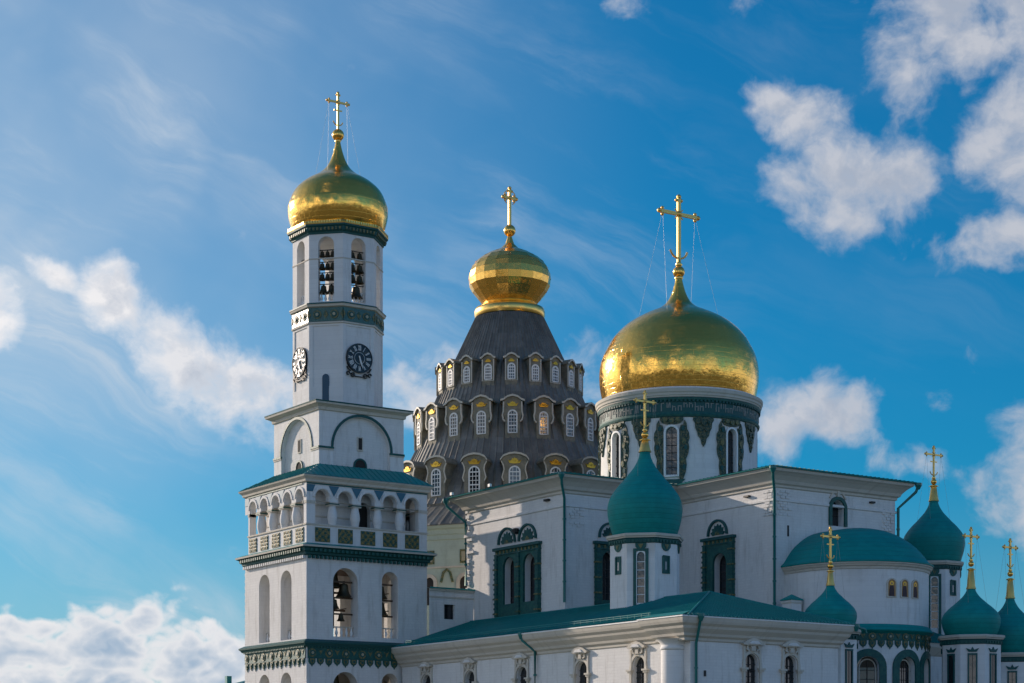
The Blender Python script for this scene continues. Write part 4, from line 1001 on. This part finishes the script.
m=MB(); cc_=(13.05,-54.95); m.lathe(smoothprof([(1.32,0),(1.32,14.3),(1.3,14.35)],2)+[(1.42,14.5),(1.42,14.7),(1.3,14.8),(1.36,15.0),(1.75,15.45),(1.85,15.5)],cc_,'plaster',32); m.build('corner_column',wing)
def carved_window(f,u,w_,zs,zt):
    m=MB()
    m.band(f,arc(u,w_+.5,zs,zt+.25,12),.3,-.02,.16,'stone'); 
    for s in(-1,1):
        m.pan(f,u+s*(w_/2+.25)-.16,u+s*(w_/2+.25)+.16,zs-.6,zt-w_/2,-.02,.2,'stone')
        m.pan(f,u+s*(w_/2+.3)-.42,u+s*(w_/2+.3)+.42,12.55,12.75,-.02,.42,'stone'); m.pan(f,u+s*(w_/2+.3)-.3,u+s*(w_/2+.3)+.3,12.35,12.55,-.02,.3,'stone')
        m.pan(f,u+s*(w_/2+.2)-.13,u+s*(w_/2+.2)+.13,zt-w_/2,zt+.75,-.02,.18,'stone')
        m.band(f,[(u+s*.12,zt+.65),(u+s*.45,zt+.95),(u+s*.75,zt+.8),(u+s*.8,zt+.45),(u+s*.5,zt+.35)],.17,0,.3,'stone')
    # broken pediment with a carved crest
    m.prism(f,[(u-1.55,zt+1.05),(u-1.35,zt+.88),(u+1.35,zt+.88),(u+1.55,zt+1.05),(u+.75,zt+1.45),(u,zt+1.62),(u-.75,zt+1.45)],-.02,.5,'stone')
    m.prism(f,[(u-.3,zt+.3),(u+.3,zt+.3),(u+.2,zt+.85),(u-.2,zt+.85)],0,.36,'stone'); 
    m.prism(f,[(u-.8,zt+1.0),(u,zt+1.0),(u+.8,zt+1.0),(u+.4,zt+1.3),(u-.4,zt+1.3)],.4,.62,'plaster')
    o=m.build('window',wing); 
    g=MB(); P=arch_poly(u,w_,zs,zt); g.face([f(p,q,-.5) for p,q in P],'glass'); g.pan(f,u-.05,u+.05,zs,zt,-.49,-.4,'iron')
    for j in range(1,5): g.pan(f,u-w_/2,u+w_/2,zs+.62*j,zs+.62*j+.07,-.49,-.4,'iron')
    g.build('pane',o)
for a in lw: carved_window(gL,*a)
for a in rw: carved_window(gR,*a)
m=MB(); m.pan(gR,15.0-GX0,15.25-GX0,11.7,12.3,-.02,.1,'iron'); m.build('wall_bracket',wing)
pipe([(11.9,-29.0,17.5),(11.95,-29.1,16.9),(12.93,-30.3,15.6),(12.93,-30.3,5)],.15,wing,'elbowed pipe on the sunlit wall')
pipe([(13.3,-58.9,17.6),(13.35,-58.6,16.6),(13.75,-57.62,15.0),(13.75,-57.62,5)],.15,wing,'pipe beside the corner column')
pipe([(34.9,-58.7,17.5),(36.4,-58.5,17.3),(36.6,-58.45,16.9)],.15,wing,'short spout at the right end of the eave')
# ------------------------------------------------------------------ chimney and floodlights
ch=thing('chimney','small white chimney block with a peaked green cap on the gallery roof','chimney',(41.9,-41.0,14))
ch.location=(41.9,-41.0,14)
BASE[ch.name]=Vector(ch.location); c=(41.9,-41.0)
m=MB(); m.box(c[0]-.8,c[0]+.8,c[1]-.8,c[1]+.8,14,22.0,'plaster'); m.box(c[0]-.86,c[0]+.86,c[1]-.86,c[1]+.86,21.6,21.8,'stone'); m.build('shaft',ch)
m=MB(); m.sweep(rect(c[0]-.8,c[0]+.8,c[1]-.8,c[1]+.8),[(0,22.0),(.16,22.02),(.16,22.12),(-.77,22.75)],'teal_dome'); m.build('cap',ch)
fl=None
for i,(x,y,lab) in enumerate(((22.6,2.6,'small white floodlight on the far tip of the cathedral eave'),(22.7,-6.2,'small white floodlight midway along the sunlit cathedral eave'))):
    if fl is None:
        fl=thing('floodlight',lab,'floodlight',(x,y,37.8),'floodlights on the cathedral eave')
        m=MB(); m.box(x-.05,x+.05,y-.05,y+.05,37.7,38.0,'iron'); m.box(x-.16,x+.16,y-.2,y+.2,38.0,38.05,'iron'); m.build('bracket',fl)
        m=MB(); m.box(x-.15,x+.15,y-.22,y+.22,38.05,38.4,'white_paint'); m.build('lamp_head',fl)
        parts=list(fl.children)
    else:
        o=fl.copy(); COL.objects.link(o); o.location=(x,y,37.8); o['label']=lab
        for p in parts: q=p.copy(); COL.objects.link(q); q.parent=o

# ------------------------------------------------------------------ cupolas
def cupola(label,c,s,zb,zc,tip,collar,orbz,crosstop,span,span_low=True,windows=(3,4,5),style='tall',zroof=None,widest=1.04):
    """green onion dome on a white octagonal drum; s = drum apothem, zb foot, zc cornice, tip of the green"""
    t_=thing('domed_cupola',label,'cupola',(*c,zb),'green domed cupolas'); P=oct_poly(c,s); sd=2*s*math.tan(PI/8)
    m=MB(); ztop=zc
    for i in range(8):
        f=octf(P,i); ops=[]
        if i in windows and style=='tall' and i==4: ops=[(sd/2,.9,zb+1.6,zc-1.6)]
        wall(m,f,0,sd,zb,zc+.1,ops,'plaster',.35)
    m.build('drum',t_)
    m=MB(); m.sweep(P,[(0,zc-.6),(.1,zc-.55),(.12,zc-.1),(.28,zc)],'tile_dark'); m.sweep(P,[(.28,zc),(.32,zc+.14),(.45,zc+.2),(.47,zc+.44),(.3,zc+.52)],'stone'); m.dentils(P,.1,.24,zc-.5,zc-.2,.2,.2,'tile_green',(2,3,4,5,6))
    m.build('cornice',t_)
    for i in(2,3,4,5,6):
        f=octf(P,i); m=MB()
        if style=='tall':
            for u in(sd/2,): m.prism(f,[(u-.62,zc-.6),(u-.6,zc-1.0),(u-.3,zc-1.35),(u,zc-1.45),(u+.3,zc-1.35),(u+.6,zc-1.0),(u+.62,zc-.6)],-.01,.14,'tile_green'); m.prism(f,[(u-.3,zc-.7),(u,zc-1.25),(u+.3,zc-.7)],.1,.2,'tile_olive')
        else:
            u=sd/2; m.prism(f,[(u-.75,zc-1.05),(u-.45,zc-1.5),(u+.45,zc-1.5),(u+.75,zc-1.05),(u+.2,zc-1.25),(u,zc-.9),(u-.2,zc-1.25)],0,.14,'tile_dark')
        m.build('tile_pendant',t_)
    for i in windows:
        f=octf(P,i); u=sd/2
        if style=='tall' and i==4:
            m=MB(); m.pan(f,u-.85,u-.5,zb+.6,zc-1.2,-.01,.12,'tile_green'); m.pan(f,u+.5,u+.85,zb+.6,zc-1.2,-.01,.12,'tile_green'); m.pan(f,u-.85,u+.85,zc-1.5,zc-1.2,-.01,.13,'tile_green'); A=arc(u,1.0,zb+1.6,zc-1.5,10); m.band(f,[(u-.5,zb+1.5)]+A+[(u+.5,zb+1.5)],.16,-.05,.1,'white_paint'); k=4
            for j in range(1,6): z=zb+1.6+(zc-3.4-zb)*j/6; m.pan(f,u-.45,u+.45,z,z+.09,-.3,-.2,'white_paint')
            o=m.build('window',t_); g=MB(); g.face([f(p,q,-.32) for p,q in arch_poly(u,.9,zb+1.6,zc-1.6)],'glass'); g.build('pane',o)
        elif style=='tall':
            zz=zc-2.0; m=MB(); m.band(f,[(u-.42,zz),(u-.42,zz-1.9),(u+.42,zz-1.9),(u+.42,zz),(u-.42,zz)],.22,-.01,.12,'tile_green'); o=m.build('window',t_); g=MB(); g.pan(f,u-.35,u+.35,zz-1.85,zz-.05,-.01,.03,'tile_dark'); g.pan(f,u-.12,u+.12,zz-1.5,zz-.6,.02,.05,'glass_pale'); g.build('pane',o)
        else:
            m=MB(); m.pan(f,u-.55,u-.38,zb,zc-1.7,-.01,.12,'tile_dark'); m.pan(f,u+.38,u+.55,zb,zc-1.7,-.01,.12,'tile_dark'); m.pan(f,u-.55,u+.55,zc-1.85,zc-1.65,-.01,.14,'tile_dark'); o=m.build('window',t_)
            g=MB(); g.pan(f,u-.38,u+.38,zb,zc-1.85,-.01,.02,'glass'); g.pan(f,u-.03,u+.03,zb,zc-1.85,.02,.05,'iron'); g.build('pane',o)
    H=tip-zc-.48; z0=zc+.48; r=s*widest
    pr=[(.855,0),(.91,.06),(.99,.18),(1.03,.316),(.963,.443),(.76,.57),(.6,.645),(.453,.72),(.32,.79),(.216,.867),(.16,.93),(.13,1)]
    m=MB(); m.lathe(smoothprof([(r*a,z0+H*b) for a,b in pr],4),c,'teal_dome',48); d=m.build('dome',t_)
    m=MB(); ra=r*.135; m.lathe([(ra*1.35,tip-.25),(ra*1.1,tip+.1),(ra*.72,collar),(ra*.6,collar+.05)],c,'cross_gold',16)
    ro=max(.34,r*.1); m.lathe([(ra*.5,collar),(ra*1.2,collar+.12),(ra*.5,collar+.3)],c,'gold_trim',14); m.sphere((*c,orbz),ro,'gold_panel',18); m.lathe([(.14,orbz+ro*.8),(ro*.72,orbz+ro*1.25),(.14,orbz+ro*1.8),(.1,orbz+ro*2.6)],c,'gold_trim',12); m.build('orb',d)
    m=MB(); cross(m,(*c,orbz+ro),crosstop-orbz-ro,span,.12,'cross_gold',(r*.62,z0+H*.5),span_low); m.build('cross',d)
    return t_
cupola('largest green onion dome on a white octagonal drum, on the gallery roof before the transept',(23.6,-36.7),3.75,19.2,28.05,38.4,39.4,40.1,45.15,2.7,widest=1.10)
cupola('low green onion dome with bright gold cross peeping over the right end of the gallery',(36.6,-53.0),2.85,8,17.0,22.7,23.9,24.6,28.9,2.4,style='low',windows=(4,5),widest=.98)
cupola('tall green onion dome behind the apse, highest of the right-hand cupolas',(75,-32),3.3,19,28.75,37.6,39.2,39.9,44.6,2.9,widest=1.17)
cupola('squat green onion dome at right, nearer and fuller than the one cut by the edge',(60,-52),3.3,6,17.4,23.7,25.6,26.4,30.7,2.3,style='low',windows=(3,4,5),widest=1.0)
cupola('squat green onion dome cut off by the right edge of the photo',(67.2,-51.6),3.3,6,15.6,23.0,24.9,25.7,29.9,2.2,style='low',windows=(3,4,5),widest=1.0)

# ------------------------------------------------------------------ side gallery beyond the apse and low roof behind the tower
sg=thing('side_gallery','low white side gallery with a green roof between apse and right-hand cupolas','gallery',(78,-30,0))
SP=rect(61.6,92,-38.0,-21.5); m=MB(); 
for i in range(4): m.face([(*SP[i],0),(*SP[(i+1)%4],0),(*SP[(i+1)%4],18.1),(*SP[i],18.1)],'limewash')
m.build('wall',sg); m=MB(); m.sweep(SP,[(0,16.6),(.2,16.8),(.5,17.2),(.9,17.7),(1.0,18.2)],'stone'); m.build('cornice',sg)
m=MB(); hip(m,60.5,93.1,-39.1,-20.9,18.22,21.6,'teal_roof','x',.5,(False,True)); m.build('roof',sg)
far=thing('distant_building','corner of a low building with a teal roof left of the bell tower','building',(55,102,0))
fx,fy=35.6,91.4
m=MB(); m.box(fx-0,fx+40,fy,fy+5,0,16.9,'plaster'); m.build('wall',far)
m=MB(); m.sweep(rect(fx,fx+40,fy,fy+5),[(0,16.9),(.6,17.0),(.6,17.3),(-2.4,18.3)],'teal_roof'); m.build('roof',far)
m=MB(); m.box(fx-.5,fx+.4,fy+4.6,fy+5.5,17.3,19.0,'teal_roof'); m.build('roof_vent',far)

# ------------------------------------------------------------------ bells
bm_=MB(); bm_.lathe(smoothprof([(.02,0),(.26,-.02),(.34,-.12),(.38,-.4),(.46,-.75),(.62,-1.0),(.64,-1.06),(.58,-1.05),(.4,-.7)],3),(0,0,0),'bronze',20); bm_.box(-.1,.1,-.04,.04,-.03,.22,'bronze')
me_o=bm_.build('bell'); first=[True]
cl_=MB(); cl_.sphere((0,0,-1.05),.12,'iron',10); cl_.tube([(0,0,-.3),(0,0,-1.0)],.04,'iron',6); cl_o=cl_.build('clapper',me_o)
def bell(p,s,label,group):
    if first[0]: o=me_o; first[0]=False
    else:
        o=me_o.copy(); COL.objects.link(o); k=cl_o.copy(); COL.objects.link(k); k.parent=o
    o.location=p; o.scale=(s,s,s); o['label']=label; o['category']='bell'; o['group']=group
rows4=(('top',67.75,.62),('second',66.25,.72),('third',64.9,.72),('lowest',63.45,.8))
for i,face_n in((4,'left'),(5,'right')):
    f=octf(OP,i); c=side/2
    for rn,z,s in rows4:
        n=3 if i==4 else 2
        if rn=='lowest': n=2 if i==4 else 1
        for j in range(n):
            pos={3:('left','middle','right'),2:('left','right'),1:('lone',)}[n][j]
            u=c-1.04+2.08*(j+.5)/n
            if rn=='lowest': s_=.95 if i==4 else 1.35
            else: s_=s if i==4 else s*1.25
            bell(f(u,z-.02,-.69),s_,f'{pos} bronze bell on the {rn} rail of the {face_n} upper belfry opening','bells of the upper chime')
for p,s,lab in ((fR(4.9,27.2,-2.6),2.0,'largest bell, high in the wide lower belfry opening'),(fR(6.0,25.5,-1.5),1.55,'bell below the largest one in the wide lower belfry opening'),(fR(4.6,23.5,-1.5),1.1,'left bell on the middle beam of the wide lower opening'),(fR(5.6,21.7,-1.5),.8,'lowest bell behind the balusters of the wide opening'),
    (fR(11.2,25.5,-1.5),1.5,'upper bell in the narrow lower belfry opening'),(fR(11.2,23.5,-1.5),1.6,'lower bell in the narrow lower belfry opening'),(fR(5.0,14.2,-2.2),1.6,'bell in the arch just above the bottom of the photo')):
    bell(p,s,lab,'bells of the lower belfry')
